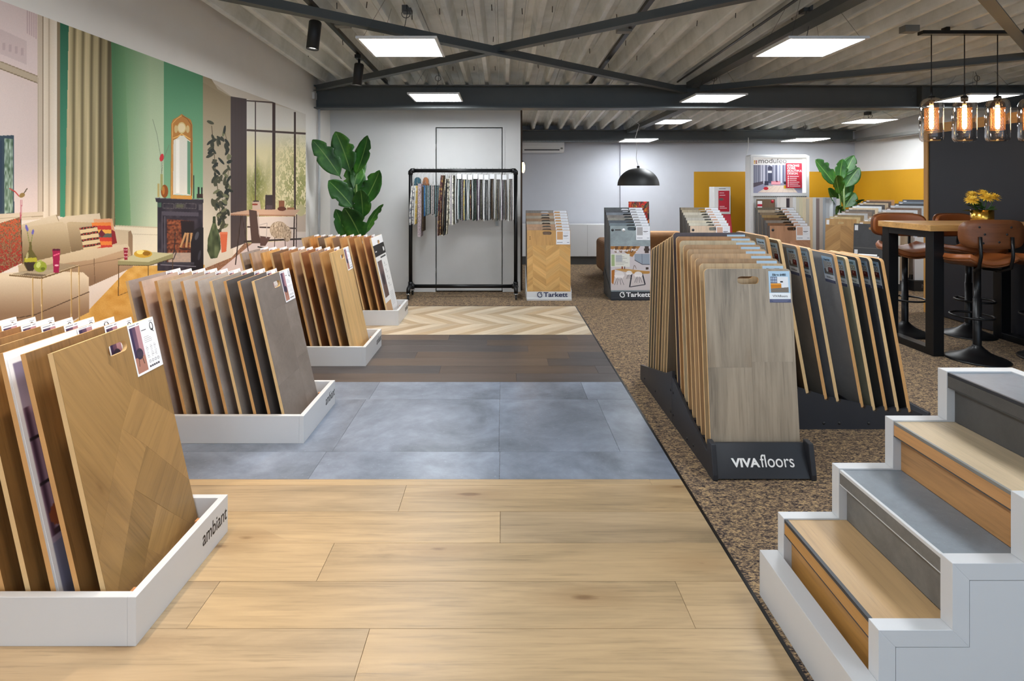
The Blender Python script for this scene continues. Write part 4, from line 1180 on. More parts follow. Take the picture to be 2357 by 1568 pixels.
for k in range(9):
    nm, rgb, kd = VT[k]
    w, h = .425, .905
    mt = wood(rgb, 'z', .45, .2, .6, .02) if kd == 'w' else concrete(rgb, .5, .35, .02, 1.5)
    o = board('sample_board', f'{nm} sample board with pale edge, {"first" if k == 0 else ORD[k] if k < 8 else "last"} of the dark row', (XBX[k], 3.27 + .0165 + w / 2, ZBX[k] + .0015), R(-90), -R(10.2), [mt, M['mdfpale'] if k % 2 else M['mdf'], mt], (w, h), None, 'dark stone-look boards in a row', rad=.022, t=.019)
    cd_ = print_quad('label_card', CARD_B2, o, w / 2 - .128, w / 2 - .022, h - .178, h - .02)
    lettering(['Sorbonne 7600', 'Eiken 6310', 'Dogal 0400', 'Dogal 1500', 'Dogal 0500', 'Dogal 0700', 'Dogal 0600', 'Dogal 0800', 'Dogal 0900'][k], .0125, M['ink'], cd_, (w / 2 - .075, -.0018, h - .043), (R(90), 0, 0), .0003, .0002)
    lettering('VIVAfloors', .0145, M['greyink'], cd_, (w / 2 - .075, -.0018, h - .151), (R(90), 0, 0), .0001, .0002)

# ------------------------------------------------------------------ four stepped stands along the back aisle
def swirl(parent, mat, loc, rot, r):
    b = B()
    pts = []
    for i in range(40):
        a = R(40 + 400 * i / 39)
        rr_ = r * (1.0 - .0 * i / 39) if i < 26 else r * (1 - .62 * (i - 26) / 13)
        pts.append((rr_ * math.cos(a), rr_ * math.sin(a)))
    for p, q in zip(pts, pts[1:]):
        d = Vector((q[0] - p[0], q[1] - p[1])).normalized() * (r * .17)
        b.prism([(p[0] - d.y, p[1] + d.x), (p[0] + d.y, p[1] - d.x), (q[0] + d.y, q[1] - d.x), (q[0] - d.y, q[1] + d.x)], 'z', 0, .001)
    return b.build('swirl_mark', mat, parent, loc, rot, fix=False)

def stand(x0, w, dark, label):
    t = thing('stepped_stand', label, 'display stand', (x0 + w / 2, 7.0, 0), 0, 'stepped sample stands')
    m_ = M['anthracite'] if dark else M['white']
    B().prism([(0, 0), (0, .025), (.012, .03), (.02, .105), (.034, .105), (.034, 0)], 'x', -w / 2, w / 2).build('front_panel', m_, t)
    b = B()
    for k in range(8): b.box(-w / 2 + .004, w / 2 - .004, .038 + .055 * k, .038 + .055 * k + .053, .0, .095 + STEP * k)
    b.build('stepped_body', M['greydark'] if dark else M['grey'], t)
    for sx in (-1, 1):
        B().prism([(.034, 0), (.034, .11), (.5, .13 + STEP * 7), (.5, 0)], 'x', sx * (w / 2 - .004), sx * (w / 2 + .002)).build('side_panel', M['greydark'] if dark else M['offwhite'], t)
    ink = M['whiteink'] if dark else M['blueink']
    lettering('Tarkett', .083, ink, t, (-.07, .0165 - .006, .043), (R(82.5), 0, 0), .0018, .0006, align='LEFT', fit=(.30, .056))
    swirl(t, ink, (-.115, .0155 - .006, .0705), (R(82.5), 0, 0), .03)
    return t

def stand_boards(x0, w, tones, h, ztop0, card, slotdx, where, special=None):
    out = []
    for k in range(8):
        nm, kd, rgb = tones[k]
        mt = wood(rgb, 'z', .42, .2, .6, .03) if kd == 'w' else concrete(rgb, .45, .7, .03, 2.2)
        yb, zb = 7.062 + .055 * k, .0955 + STEP * k
        hh = h
        o = board('sample_board', f'{nm} sample board, {"front one" if k == 0 else ORD[k] if k < 7 else "topmost"} in the stepped stand {where}', (x0 + w / 2, yb, zb), 0, R(2.6), [mt, M['greydark'], M['greydark']], (w - .012, hh), (slotdx, hh - .037, .055, .021), f'boards in the stepped stand {where}', t=.040)
        ww = w - .012
        print_quad('label_card', card, o, ww / 2 - .178, ww / 2 - .004, hh - .178, hh - .004)
        out.append(o)
    return out

STEP = .0335
where1 = 'by the door wall'
stand(.30, .556, False, 'white stepped stand with navy wordmark by the door wall')
T1 = [('chevron oak', 'w', (206, 160, 98)), ('warm tan oak', 'w', (186, 150, 120)), ('rosy tan oak', 'w', (188, 150, 118)), ('pale greige oak', 'w', (178, 166, 148)), ('brown striped oak', 'w', (162, 130, 100)), ('light greige oak', 'w', (182, 168, 148)), ('coppery oak', 'w', (180, 142, 108)), ('grey oak', 'w', (150, 142, 134))]
b1_ = stand_boards(.30, .556, T1, .77, .86, CARD_C['tan'], -.02, where1)
CW = [wood((206, 160, 96), 'x', .42, .3, .6, .09), wood((216, 172, 108), 'x', .42, .3, .6, .09)]
ww = .544
k = 0
for poly, sg in chevrons((-ww / 2, ww / 2, .012, .765 - .185), .167, .088, .12, phase=.095):
    ar = sum(poly[i - 1][0] * poly[i][1] - poly[i][0] * poly[i - 1][1] for i in range(len(poly))) / 2
    if abs(ar) < .0008: continue
    k += 1
    flat_piece('oak_block', poly, .0006, CW[k % 2], b1_[0], math.atan2(.12, .167) * sg, 'xz', .0003, -.0001)
for z_ in (.66, .685): B().ball((-.235, -.001, z_), .006, .003, .006).build('pin', M['ink'], b1_[0])

STEP = .031
T2 = [('teal-grey concrete', 'c', (146, 158, 162)), ('mottled blue-grey', 'c', (128, 140, 148)), ('dark steel grey', 'c', (92, 98, 106)), ('sandy grey', 'c', (142, 138, 130)), ('taupe grey', 'c', (134, 128, 124)), ('mid blue-grey', 'c', (122, 128, 136)), ('anthracite', 'c', (84, 86, 90)), ('dark grey', 'c', (88, 90, 92))]
where2 = 'with a dining room poster'
stand(1.345, .515, True, 'dark stepped stand with white wordmark and a dining room poster on its front board')
b2_ = stand_boards(1.345, .515, T2, .825, .91, CARD_C['grey'], .02, where2)
def print_dining():
    U, V = grid(200, 230, 200, 230)
    c = Canvas(U, V, (206, 200, 204))
    c.rect(0, 0, 200, 120, (204, 196, 200)); c.poly([(0, 0), (150, 0), (110, 56), (98, 52), (70, 30), (0, 14)], (166, 116, 62))
    for q in range(4): c.poly([(24 + q * 30, 0), (40 + q * 30, 0), (30 + q * 26, 34), (18 + q * 26, 30)], (110, 74, 40))
    c.rect(172, 0, 192, 36, (70, 58, 54)); c.rect(168, 12, 196, 24, (70, 58, 54)); c.rect(176, 110, 190, 180, (70, 58, 52))
    c.poly([(120, 40), (196, 40), (196, 96), (160, 96), (120, 70)], (148, 158, 172)); c.line([(120, 72), (160, 96), (196, 96)], 3, (50, 54, 66)); c.line([(158, 40), (158, 92)], 2, (90, 98, 112))
    c.rect(0, 40, 96, 108, (222, 222, 214)); c.rect(4, 44, 20, 104, (160, 178, 130)); c.rect(26, 48, 58, 82, (186, 190, 196))
    for q in range(7): c.rect(26, 46 + q * 8, 26 + 30 + (q * 13) % 34, 47.6 + q * 8, (150, 148, 146))
    c.poly([(0, 140), (200, 120), (200, 230), (0, 230)], (206, 196, 196))
    c.poly([(18, 120), (60, 116), (196, 132), (196, 142), (120, 142), (60, 132)], (196, 150, 92)); c.poly([(110, 132), (196, 130), (190, 144), (112, 144)], (186, 136, 72))
    c.line([(106, 142), (94, 214)], 6, (40, 40, 50)); c.line([(158, 142), (172, 200)], 6, (40, 40, 50)); c.line([(98, 212), (172, 200)], 4, (40, 40, 50))
    for cx, cy, s_ in ((42, 150, 1.0), (138, 148, .8), (92, 140, .6)):
        c.ell(cx, cy, 26 * s_, 20 * s_, (228, 222, 222)); c.poly([(cx - 26 * s_, cy), (cx + 28 * s_, cy + 2), (cx + 16 * s_, cy + 18 * s_), (cx - 16 * s_, cy + 18 * s_)], (238, 232, 232))
        for dx in (-18, -8, 6, 18): c.line([(cx + dx * .5 * s_, cy + 14 * s_), (cx + dx * 1.3 * s_, cy + 52 * s_)], 1.6, (44, 44, 50))
    c.poly([(4, 126), (20, 122), (18, 160), (12, 200), (4, 190)], (176, 110, 46))
    c.rect(54, 106, 62, 120, (150, 90, 66)); c.rect(68, 106, 72, 120, (60, 40, 40)); c.line([(112, 122), (118, 100), (124, 104), (128, 118)], 2, (90, 60, 40))
    return c.a
DIN = picture('dining room print', print_dining())
f = b2_[0]; ww = .503
print_quad('poster_print', DIN, f, -ww / 2 + .002, ww / 2 - .002, .02, .57, y=-.0022)
lettering('Supernature PVC', .046, M['whiteink'], f, (-ww / 2 + .04, -.003, .505), (R(90), 0, 0), .0012, .0004, align='LEFT', sx=.92)
B().lathe([(.0, .001), (.017, .001), (.017, 0)], (0, 0, 0), 20).build('round_mark', M['anthracite'], f, (-ww / 2 + .03, 0, .772), (R(90), 0, 0))
B().box(-ww / 2 + .06, -ww / 2 + .135, -.001, 0, .765, .782).build('name_strip', M['greydark'], f)
B().lathe([(.0, .001), (.02, .001), (.02, 0)], (0, 0, 0), 20).build('round_mark', M['card'], f, (-ww / 2 + .17, 0, .772), (R(90), 0, 0))

T3 = [('pinkish pale oak', 'w', (214, 190, 166)), ('bleached oak', 'w', (206, 200, 182)), ('cream oak', 'w', (210, 200, 178)), ('pale grey oak', 'w', (186, 180, 168)), ('greyed oak', 'w', (176, 168, 152)), ('chalky oak', 'w', (200, 192, 174)), ('light driftwood oak', 'w', (176, 162, 138)), ('olive taupe oak', 'w', (140, 128, 108))]
where3 = 'before the yellow wall paint'
stand(2.35, .515, True, 'stepped stand of pale boards standing before the yellow wall paint')
b3_ = stand_boards(2.35, .515, T3, .825, .91, CARD_C['pink'], .04, where3)
T4 = [('reddish herringbone oak', 'w', (178, 134, 104)), ('dark reddish oak', 'w', (128, 88, 60)), ('grey herringbone oak', 'w', (136, 124, 114)), ('deep brown oak', 'w', (110, 84, 58)), ('yellowish brown oak', 'w', (156, 128, 86)), ('wavy brown oak', 'w', (128, 110, 90)), ('beige oak', 'w', (172, 154, 130)), ('olive grey oak', 'w', (110, 100, 84))]
where4 = 'before the lit poster display'
stand(3.35, .52, True, 'stepped stand of brown boards standing before the lit poster display')
b4_ = stand_boards(3.35, .52, T4, .825, .91, CARD_C['pink'], .02, where4)
k = 0
RW = [wood((184, 138, 108), 'x', .42, .1, .5, .10), wood((168, 124, 96), 'x', .42, .1, .5, .10)]
for poly, sg in chevrons((-.254, .254, .45, .82 - .185), .254, .075, .22):
    ar = sum(poly[i - 1][0] * poly[i][1] - poly[i][0] * poly[i - 1][1] for i in range(len(poly))) / 2
    if abs(ar) < .0008: continue
    k += 1
    flat_piece('oak_block', poly, .0006, RW[k % 2], b4_[0], math.atan2(.22, .254) * sg, 'xz', .0003, -.0001)
for bb in (b3_[0], b4_[0]):
    B().lathe([(.0, .001), (.017, .001), (.017, 0)], (0, 0, 0), 20).build('round_mark', M['anthracite'], bb, (-.215, 0, .772), (R(90), 0, 0))
# ------------------------------------------------------------------ stair display
ST = thing('stair_display', 'white-framed display of four stair treads in oak and stone look', 'stair display', (.945, 1.42, 0))
SX = [0, .186, .368, .549, .805]
SZ = [.287, .455, .617, .782]
TH = .043
outer = [(0, 0)]
for k in range(4): outer += [(SX[k], SZ[k]), (SX[k + 1], SZ[k])]
outer.append((SX[4], 0))
inner = [(TH, 0)]
for k in range(4): inner += [(SX[k] + TH, SZ[k] - TH), (SX[k + 1] + (TH if k < 3 else -TH), SZ[k] - TH)]
inner.append((SX[4] - TH, 0))
for y0 in (0.0, .48):
    for i in range(len(outer) - 1):
        B().prism([outer[i], outer[i + 1], inner[i + 1], inner[i]], 'y', y0, y0 + .04).build('stringer_board', M['white'], ST, bevel=.0008, seg=1)
    g = .0022
    ip = [(TH + g, 0)]
    for k in range(4): ip += [(SX[k] + TH + g, SZ[k] - TH - g), (SX[k + 1] + (TH + g if k < 3 else -TH - g), SZ[k] - TH - g)]
    ip.append((SX[4] - TH - g, 0))
    B().prism(ip, 'y', y0 + .002, y0 + .038).build('side_panel', M['white'], ST)
B().box(SX[4] - .04, SX[4], .0401, .4799, 0, .782).build('back_panel', M['white'], ST, bevel=.001)
B().box(-.062, -.0005, -.02, .522, 0, .155).build('plinth', M['white'], ST, bevel=.0015)
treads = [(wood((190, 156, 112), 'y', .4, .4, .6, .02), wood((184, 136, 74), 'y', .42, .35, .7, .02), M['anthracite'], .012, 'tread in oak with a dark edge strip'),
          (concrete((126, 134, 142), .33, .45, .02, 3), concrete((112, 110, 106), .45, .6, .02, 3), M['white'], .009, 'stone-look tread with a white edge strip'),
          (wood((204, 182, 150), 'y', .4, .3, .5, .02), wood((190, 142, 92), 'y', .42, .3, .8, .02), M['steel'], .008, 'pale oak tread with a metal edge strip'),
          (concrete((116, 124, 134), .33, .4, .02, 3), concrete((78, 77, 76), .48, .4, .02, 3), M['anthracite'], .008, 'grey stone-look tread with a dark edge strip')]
for k in range(4):
    tm, rm, nm_, nw, lab = treads[k]
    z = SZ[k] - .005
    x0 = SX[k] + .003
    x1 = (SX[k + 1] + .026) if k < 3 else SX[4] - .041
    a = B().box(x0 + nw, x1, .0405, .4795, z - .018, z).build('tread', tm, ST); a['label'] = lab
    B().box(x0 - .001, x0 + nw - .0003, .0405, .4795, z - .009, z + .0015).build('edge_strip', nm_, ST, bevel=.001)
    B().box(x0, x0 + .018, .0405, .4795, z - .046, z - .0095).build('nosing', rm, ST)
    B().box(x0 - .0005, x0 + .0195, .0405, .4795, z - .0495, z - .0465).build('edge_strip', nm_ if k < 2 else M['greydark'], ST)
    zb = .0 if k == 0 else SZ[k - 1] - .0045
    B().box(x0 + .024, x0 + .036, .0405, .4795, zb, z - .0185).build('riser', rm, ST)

# ------------------------------------------------------------------ clothes-rail of carpet samples
RX0, RX1, RY, RZ = -1.174, .166, 7.2, 1.616
RK = thing('sample_rack', 'black pipe rack on castors hung with carpet samples before the grey door', 'garment rack', ((RX0 + RX1) / 2, RY, 0))
hw = (RX1 - RX0) / 2
B().tube([(-hw, 0, RZ), (hw, 0, RZ)], .024, 14).build('top_rail', M['black'], RK)
B().tube([(-hw, 0, .143), (hw, 0, .143)], .024, 14).build('bottom_rail', M['black'], RK)
for sx in (-1, 1):
    B().tube([(sx * hw, 0, .143), (sx * hw, 0, RZ)], .024, 14).build('upright', M['black'], RK)
    b = B().tube([(sx * (hw - .05), 0, RZ), (sx * (hw - .012), 0, RZ), (sx * hw, 0, RZ - .012), (sx * hw, 0, RZ - .05)], .031, 14)
    b.tube([(sx * hw, -.03, .143), (sx * hw, .03, .143)], .033, 14).tube([(sx * hw, 0, .15), (sx * hw, 0, .20)], .031, 14).tube([(sx * (hw - .05), 0, .143), (sx * hw, 0, .143)], .031, 14)
    b.build('pipe_fitting', M['black'], RK)
    b = B().tube([(sx * hw, -.03, .143), (sx * hw, -.14, .143), (sx * hw, -.165, .13), (sx * hw, -.17, .08)], .026, 14)
    b.tube([(sx * hw, .03, .143), (sx * hw, .14, .143), (sx * hw, .165, .13), (sx * hw, .17, .08)], .026, 14)
    b.build('foot_pipe', M['black'], RK)
    for sy in (-1, 1):
        c_ = B().lathe([(0, .08), (.03, .08), (.03, .072), (0, .072)], (0, 0, 0), 14).box(-.016, -.012, -.02, .026, .022, .074).box(.012, .016, -.02, .026, .022, .074)
        c_ = c_.build('caster', M['chrome'], RK, (sx * hw, sy * .17, 0))
        B().lathe([(0, -.01), (.026, -.01), (.029, -.006), (.029, .006), (.026, .01), (0, .01)], (0, 0, 0), 18).lathe([(.012, -.0115), (.0, -.0115)], (0, 0, 0), 12, 1).build('wheel', [M['blackmat'], M['offwhite']], c_, (0, .004, .0295), (0, R(90), 0))

def speck(c1, c2, sc=60, c3=None):
    n = Nodes('tufted textile')
    v = n.objvec((sc, sc, sc))
    f = n.noise(v, 1.0, 3, .7, .5)
    st = [(.42, S(*c1)), (.54, S(*c2))]
    if c3: st.append((.66, S(*c3)))
    return n.bsdf(n.ramp(f, st), .95, 0, .1, bump=f, bump_s=.4)
T_ = {'floral': speck((110, 110, 118), (206, 204, 198), 22), 'yellow': speck((206, 190, 140), (214, 172, 50), 24, (226, 220, 200)), 'pinkgrey': speck((110, 96, 104), (176, 162, 164), 90),
      'blue': speck((44, 84, 130), (70, 116, 160), 30), 'teal': speck((58, 76, 82), (112, 130, 130), 110), 'beige': speck((120, 112, 112), (170, 160, 156), 110), 'multi': speck((70, 30, 44), (110, 90, 80), 40, (190, 150, 80)),
      'cream': speck((60, 60, 58), (216, 208, 186), 26), 'dark': speck((30, 30, 32), (66, 66, 68), 90), 'olive': speck((58, 58, 46), (110, 108, 90), 90), 'green': speck((34, 50, 46), (78, 92, 84), 90), 'purple': speck((70, 58, 78), (120, 104, 116), 90), 'brown': speck((44, 36, 28), (80, 66, 52), 90), 'grey': speck((84, 86, 88), (140, 142, 142), 90), 'white': M['offwhite'], 'orange': speck((170, 96, 40), (206, 130, 60), 40)}
def hang(name, label, u, vt, vb, w_px, mats, tagc=None, flare=0.0, grp=None, depth=.16, lean=0.0, dy=0.0):
    """a bundle of sheets seen by their edges, hung from the rail"""
    x = X_(u, RY); zt, zb = Z_(vt, RY), Z_(vb, RY); w = w_px * RY / 1300
    t = thing(name, label, 'carpet sample', (x, RY, RZ), 0, grp)
    hk = B().tube([(0, 0, zt - RZ), (0, 0, -.04), (.012, .022, -.034), (.014, .032, .0), (.008, .02, .03), (0, 0, .035), (-.002, -.02, .03)], .002, 6)
    if tagc is None: hk.tube([(-w * .5, 0, zt - RZ + .0), (0, 0, zt - RZ + .055), (w * .5, 0, zt - RZ)], .0022, 6)
    hk.build('hook', M['steel'], t)
    k = len(mats); sw = w / k
    for i, mname in enumerate(mats):
        b = B()
        xo = -w / 2 + sw * (i + .5)
        fl = flare * (i - (k - 1) / 2) / max(1, (k - 1) / 2) if k > 1 else flare
        nseg = 6
        vs = []
        top = zt - RZ - (.055 if tagc else 0); bot = zb - RZ + (i % 3) * .008
        for q in range(nseg + 1):
            s_ = q / nseg
            z = top + (bot - top) * s_
            cx = xo + fl * math.sin(s_ * PI * .5) * .5 + lean * s_ + (math.sin(s_ * PI) * flare * .35 * (1 if i > k / 2 else -1))
            tk = sw * .46 * (.8 + .2 * math.sin(s_ * PI))
            dp = depth * (.75 + .25 * s_)
            vs += [(cx - tk, -dp / 2 + dy, z), (cx + tk, -dp / 2 + dy, z), (cx + tk, dp / 2 + dy, z), (cx - tk, dp / 2 + dy, z)]
        fs = [(3, 2, 1, 0), tuple(nseg * 4 + j for j in range(4))]
        for q in range(nseg):
            for j in range(4): fs.append((q * 4 + j, q * 4 + (j + 1) % 4, (q + 1) * 4 + (j + 1) % 4, (q + 1) * 4 + j))
        b.add(vs, fs)
        b.build('sheet', T_[mname], t)
    if tagc:
        B().box(-w * .46, w * .46, -depth * .42, depth * .42, zt - RZ - .062, zt - RZ).build('header_card', M['card'], t, bevel=.002)
    return t
G1, G2 = 'loose carpet samples on the rack', 'carpet books with white header cards on the rack'
hang('carpet_sample', 'grey and white floral carpet sample beside the black rack upright', 952.5, 428, 517, 8, ['floral', 'floral'], None, .02, G1, lean=-.02)
hang('carpet_sample', 'yellow and cream striped carpet sample between floral and shaggy ones', 960, 428, 517, 7, ['white', 'yellow', 'yellow'], None, .0, G1, lean=-.015)
hang('carpet_sample', 'long pinkish grey shaggy carpet sample hanging low', 969, 423, 543, 9, ['pinkgrey'], None, 0, G1, depth=.22, dy=-.05)
hang('carpet_sample', 'long dark brown backing strip behind the shaggy carpet sample', 975.5, 430, 531, 4, ['brown'], None, 0, G1, depth=.22)
hang('carpet_sample', 'blue and orange carpet sample on rack', 979, 427, 498, 7, ['blue', 'blue', 'teal'], None, .0, G1)
hang('carpet_sample', 'pale teal speckled carpet sample next to the blue one', 987.5, 427, 495, 8, ['teal', 'grey', 'teal'], None, 0, G1)
hang('carpet_sample', 'beige grey speckled carpet sample between two teal ones', 997, 427, 495, 7, ['beige', 'grey', 'beige'], None, 0, G1)
hang('carpet_sample', 'deep teal carpet sample with dark lower edge', 1006, 427, 499, 7, ['teal', 'dark', 'teal'], None, 0, G1)
hang('carpet_sample', 'striped blue-grey carpet sample next to the maroon one', 1013.5, 427, 496, 6, ['grey', 'teal', 'grey'], None, 0, G1)
hang('carpet_sample', 'maroon and multicoloured carpet sample whose end curls outwards', 1021, 404, 541, 9, ['multi', 'multi', 'brown'], None, .02, G1, lean=-.03, dy=-.06)
hang('carpet_sample', 'cream patterned carpet sample whose end curls outwards', 1030.5, 412, 541, 7, ['cream', 'dark', 'cream'], None, .02, G1, lean=-.03, dy=-.06)
hang('carpet_sample', 'cream carpet book with white edge, narrow', 1037, 404, 518, 6, ['cream', 'white', 'pinkgrey'], None, .0, G1)
hang('carpet_sample', 'white and cream carpet book with dark lower patch', 1043.5, 404, 518, 6, ['white', 'cream', 'dark'], None, 0, G1)
hang('carpet_sample', 'olive and white thin carpet book before the first header card', 1050, 406, 516, 6, ['olive', 'white', 'grey'], None, .01, G1)
def hanger_top(t, col, w, z0, z1, dy=0):
    B().prism([(-w / 2, z0), (w / 2, z0), (w * .34, z1 - .02), (w * .12, z1), (-w * .12, z1), (-w * .34, z1 - .02)], 'y', -.03 + dy, .03 + dy).build('hanger', col, t, bevel=.004)
_hs = {o['label']: o for o in COL.objects if o.name.startswith('carpet_sample')}
for key, cc_, w_ in (('yellow and cream', (34, 78, 92), .10), ('blue and orange', (150, 92, 48), .09)):
    for l_, o_ in _hs.items():
        if l_.startswith(key): hanger_top(o_, plain('hanger', S(*cc_), .5), w_, Z_(427, RY) - RZ, Z_(408, RY) - RZ, .05)
tags = [(1058, 'teal', ['dark', 'white', 'teal', 'dark', 'grey']), (1070.6, 'yellowish green', ['purple', 'olive', 'yellow', 'teal', 'dark', 'white']), (1083, 'green and pink', ['green', 'white', 'green', 'multi', 'dark', 'white']),
        (1095, 'dark green', ['green', 'dark', 'green', 'dark', 'purple']), (1107.5, 'violet grey', ['white', 'purple', 'dark', 'olive', 'dark', 'white']), (1120, 'slate', ['white', 'grey', 'dark', 'grey', 'dark', 'white']),
        (1133, 'brown and grey', ['grey', 'dark', 'brown', 'brown', 'dark', 'white']), (1148, 'charcoal brown', ['olive', 'dark', 'brown', 'dark', 'white']), (1161, 'black', ['purple', 'dark', 'dark', 'brown', 'dark']), (1175.6, 'beige striped', ['white', 'olive', 'beige', 'dark', 'beige', 'white'])]
for i, (u, c_, ms) in enumerate(tags):
    hang('carpet_book', f'{c_} carpet book with white header card, {["first", "second", "third", "fourth", "fifth", "sixth", "seventh", "eighth", "ninth", "last"][i]} header card on the rack', u, 401 + (i % 3), 506 + (i % 2) * 2, 10.5, ms, True, .012, G2, depth=.18)

# ------------------------------------------------------------------ banana plants
nl = Nodes('banana leaf')
tc = nl.n('ShaderNodeTexCoord')
sp = nl.n('ShaderNodeSeparateXYZ'); nl.l(tc.outputs['UV'], sp.inputs[0])
mid = nl.math('ABSOLUTE', nl.math('SUBTRACT', sp.outputs[0], .5))
vein = nl.math('SINE', nl.math('ADD', nl.math('MULTIPLY', sp.outputs[1], 150), nl.math('MULTIPLY', mid, -60)))
nz = nl.noise(nl.objvec((1, 1, 1)), 5.0, 4)
cl = nl.ramp(nz, [(.3, S(16, 52, 18)), (.55, S(40, 90, 28)), (.75, S(78, 126, 36))])
cl = nl.mix(nl.math('MULTIPLY', nl.math('GREATER_THAN', vein, .55), .16), cl, S(22, 60, 24))
cl = nl.mix(nl.ramp(mid, [(.012, (1, 1, 1, 1)), (.03, (0, 0, 0, 1))]), cl, S(100, 132, 66))
M['leaf'] = nl.bsdf(cl, .42, 0, .32, bump=vein, bump_s=.12)
M['stem'] = plain('plant stem', S(88, 110, 52), .5)
M['pot'] = plain('dark plant pot', S(44, 44, 46), .5)

def leaf(parent, base, tip, width, bend=.08, seed=0, twist=0.0):
    r = random.Random(seed)
    base, tip = Vector(base), Vector(tip)
    L = (tip - base).length
    d = (tip - base).normalized()
    out = Vector((0, -1, .25)).normalized()
    side = d.cross(out).normalized()
    side = (Matrix.Rotation(twist, 3, d) @ side)
    nrm = side.cross(d).normalized()
    ctrl = (base + tip) / 2 + nrm * (-bend * L) + Vector((0, 0, .10 * L))
    N = 16
    b = B(); vs = []; uv = []
    tears = [(r.uniform(.35, .92), r.choice((-1, 1))) for _ in range(3)]
    for i in range(N + 1):
        t = i / N
        p = base * (1 - t) ** 2 + ctrl * 2 * t * (1 - t) + tip * t * t
        tg = ((ctrl - base) * (1 - t) + (tip - ctrl) * t).normalized()
        s_ = side - tg * side.dot(tg); s_.normalize()
        nn = s_.cross(tg)
        prof = max(0.0, (t - .10) / .9)
        wd_ = width / 2 * (math.sin(PI * prof ** .78) ** .62 if 0 < prof < 1 else 0.0)
        wd_ = max(wd_, .006)
        for j in range(-3, 4):
            a = abs(j) / 3
            ww_ = wd_
            for tt, sg in tears:
                if sg * j > 0 and abs(t - tt) < .04 and a > .4: ww_ *= .72
            q = p + s_ * (j / 3 * ww_) + nn * (a * a * ww_ * .22 - .0) + nn * math.sin(t * 30 + j) * .003 * a
            vs.append(q); uv.append((.5 + j / 6, t))
    fs = []
    for i in range(N):
        for j in range(6):
            fs.append((i * 7 + j, i * 7 + j + 1, (i + 1) * 7 + j + 1, (i + 1) * 7 + j))
    b.add(vs, fs, 0, True)
    for fi, f in enumerate(b.f): b.uv[fi] = [uv[k_] for k_ in f]
    o = b.build('leaf', M['leaf'], parent, fix=False)
    sd = o.modifiers.new('thick', 'SOLIDIFY'); sd.thickness = .0015
    return o

def banana(label, root, leaves, Y, pot_h=.36):
    t = thing('banana_plant', label, 'plant', root)
    rv = Vector(root)
    B().lathe([(0, .0), (.13, 0), (.16, pot_h), (.145, pot_h), (.14, pot_h - .04), (0, pot_h - .04)], (0, 0, 0), 28).build('pot', M['pot'], t)
    st = B()
    for i in range(4):
        a = i * 1.7
        st.tube([(.03 * math.cos(a), .03 * math.sin(a), pot_h - .05), (.04 * math.cos(a), .03 * math.sin(a), .7), (.05 * math.cos(a), .03 * math.sin(a), 1.05 + i * .13)], [.028, .022, .012], 8)
    st.build('stem', M['stem'], t)
    for i, (tu, tv, bu, bv, wpx, dy, tw) in enumerate(leaves):
        tip = P(tu, tv, Y + dy) - rv; base = P(bu, bv, Y + dy * .15) - rv
        leaf(t, base, tip, 1.28 * wpx * Y / 1300, .06 + .05 * (i % 3), 10 + i, tw)
    return t
banana('large green banana plant in the corner between mural and carpet rack', (X_(818, 6.78), 6.78, 0),
       [(719, 322, 786, 412, 38, -.12, .2), (772, 303, 808, 402, 42, -.02, .0), (846, 312, 816, 408, 34, .12, -.3), (838, 352, 812, 440, 26, .2, .4), (756, 416, 816, 482, 40, -.16, .25),
        (874, 392, 832, 478, 40, .05, -.25), (830, 436, 836, 506, 34, -.12, .0), (882, 470, 838, 545, 17, .05, .9), (792, 478, 836, 560, 42, -.25, .1), (772, 482, 806, 562, 30, -.08, .5), (818, 372, 814, 462, 40, .15, .2), (846, 420, 826, 520, 30, .22, -.5)], 6.78)
banana('second banana plant in the yellow corner by the poster display', (X_(1938, 9.55), 9.55, 0),
       [(1876, 368, 1926, 430, 34, -.1, .25), (1940, 366, 1934, 420, 24, .05, 0), (1966, 358, 1944, 408, 24, .1, -.3), (1978, 386, 1944, 434, 26, .0, -.3), (1926, 404, 1934, 450, 28, -.2, .1),
        (1906, 434, 1938, 476, 24, -.1, .3), (1968, 444, 1944, 480, 26, .05, -.3), (1924, 476, 1940, 505, 24, -.2, 0), (1990, 460, 1950, 486, 10, .05, .8), (1938, 420, 1940, 470, 30, .1, .1), (1955, 400, 1942, 462, 26, .15, -.2)], 9.55)

# ------------------------------------------------------------------ partition, bar table, stools
PX = 4.74
PW = struct(B().box(PX + .012, PX + .06, 2.6, 6.30, .01, 2.0).build('wall_partition', M['navy']))
PW['label'] = 'freestanding navy panel wall in an oak frame behind the bar table'
OAKF = wood((196, 148, 82), 'z', .45, .1, .5, .03)
OAKX = wood((196, 148, 82), 'y', .45, .1, .5, .03)
B().box(PX, PX + .075, 6.30, 6.36, 0, 2.1).build('frame_post', OAKF, PW)
B().box(PX, PX + .075, 2.54, 2.60, 0, 2.1).build('frame_post', OAKF, PW)
B().box(PX, PX + .075, 2.60, 6.30, 2.0, 2.1).build('frame_rail', OAKX, PW)
tx0, tx1, ty0, ty1, tz = 3.535, 4.735, 4.67, 5.32, 1.09
BT = thing('bar_table', 'high bar table with thick oak top on black steel legs', 'table', ((tx0 + tx1) / 2, (ty0 + ty1) / 2, 0))
tw, td = (tx1 - tx0) / 2, (ty1 - ty0) / 2
B().box(-tw, tw, -td, td, tz - .052, tz).build('table_top', wood((206, 158, 96), 'x', .38, .7, .9, .02), BT, bevel=.003)
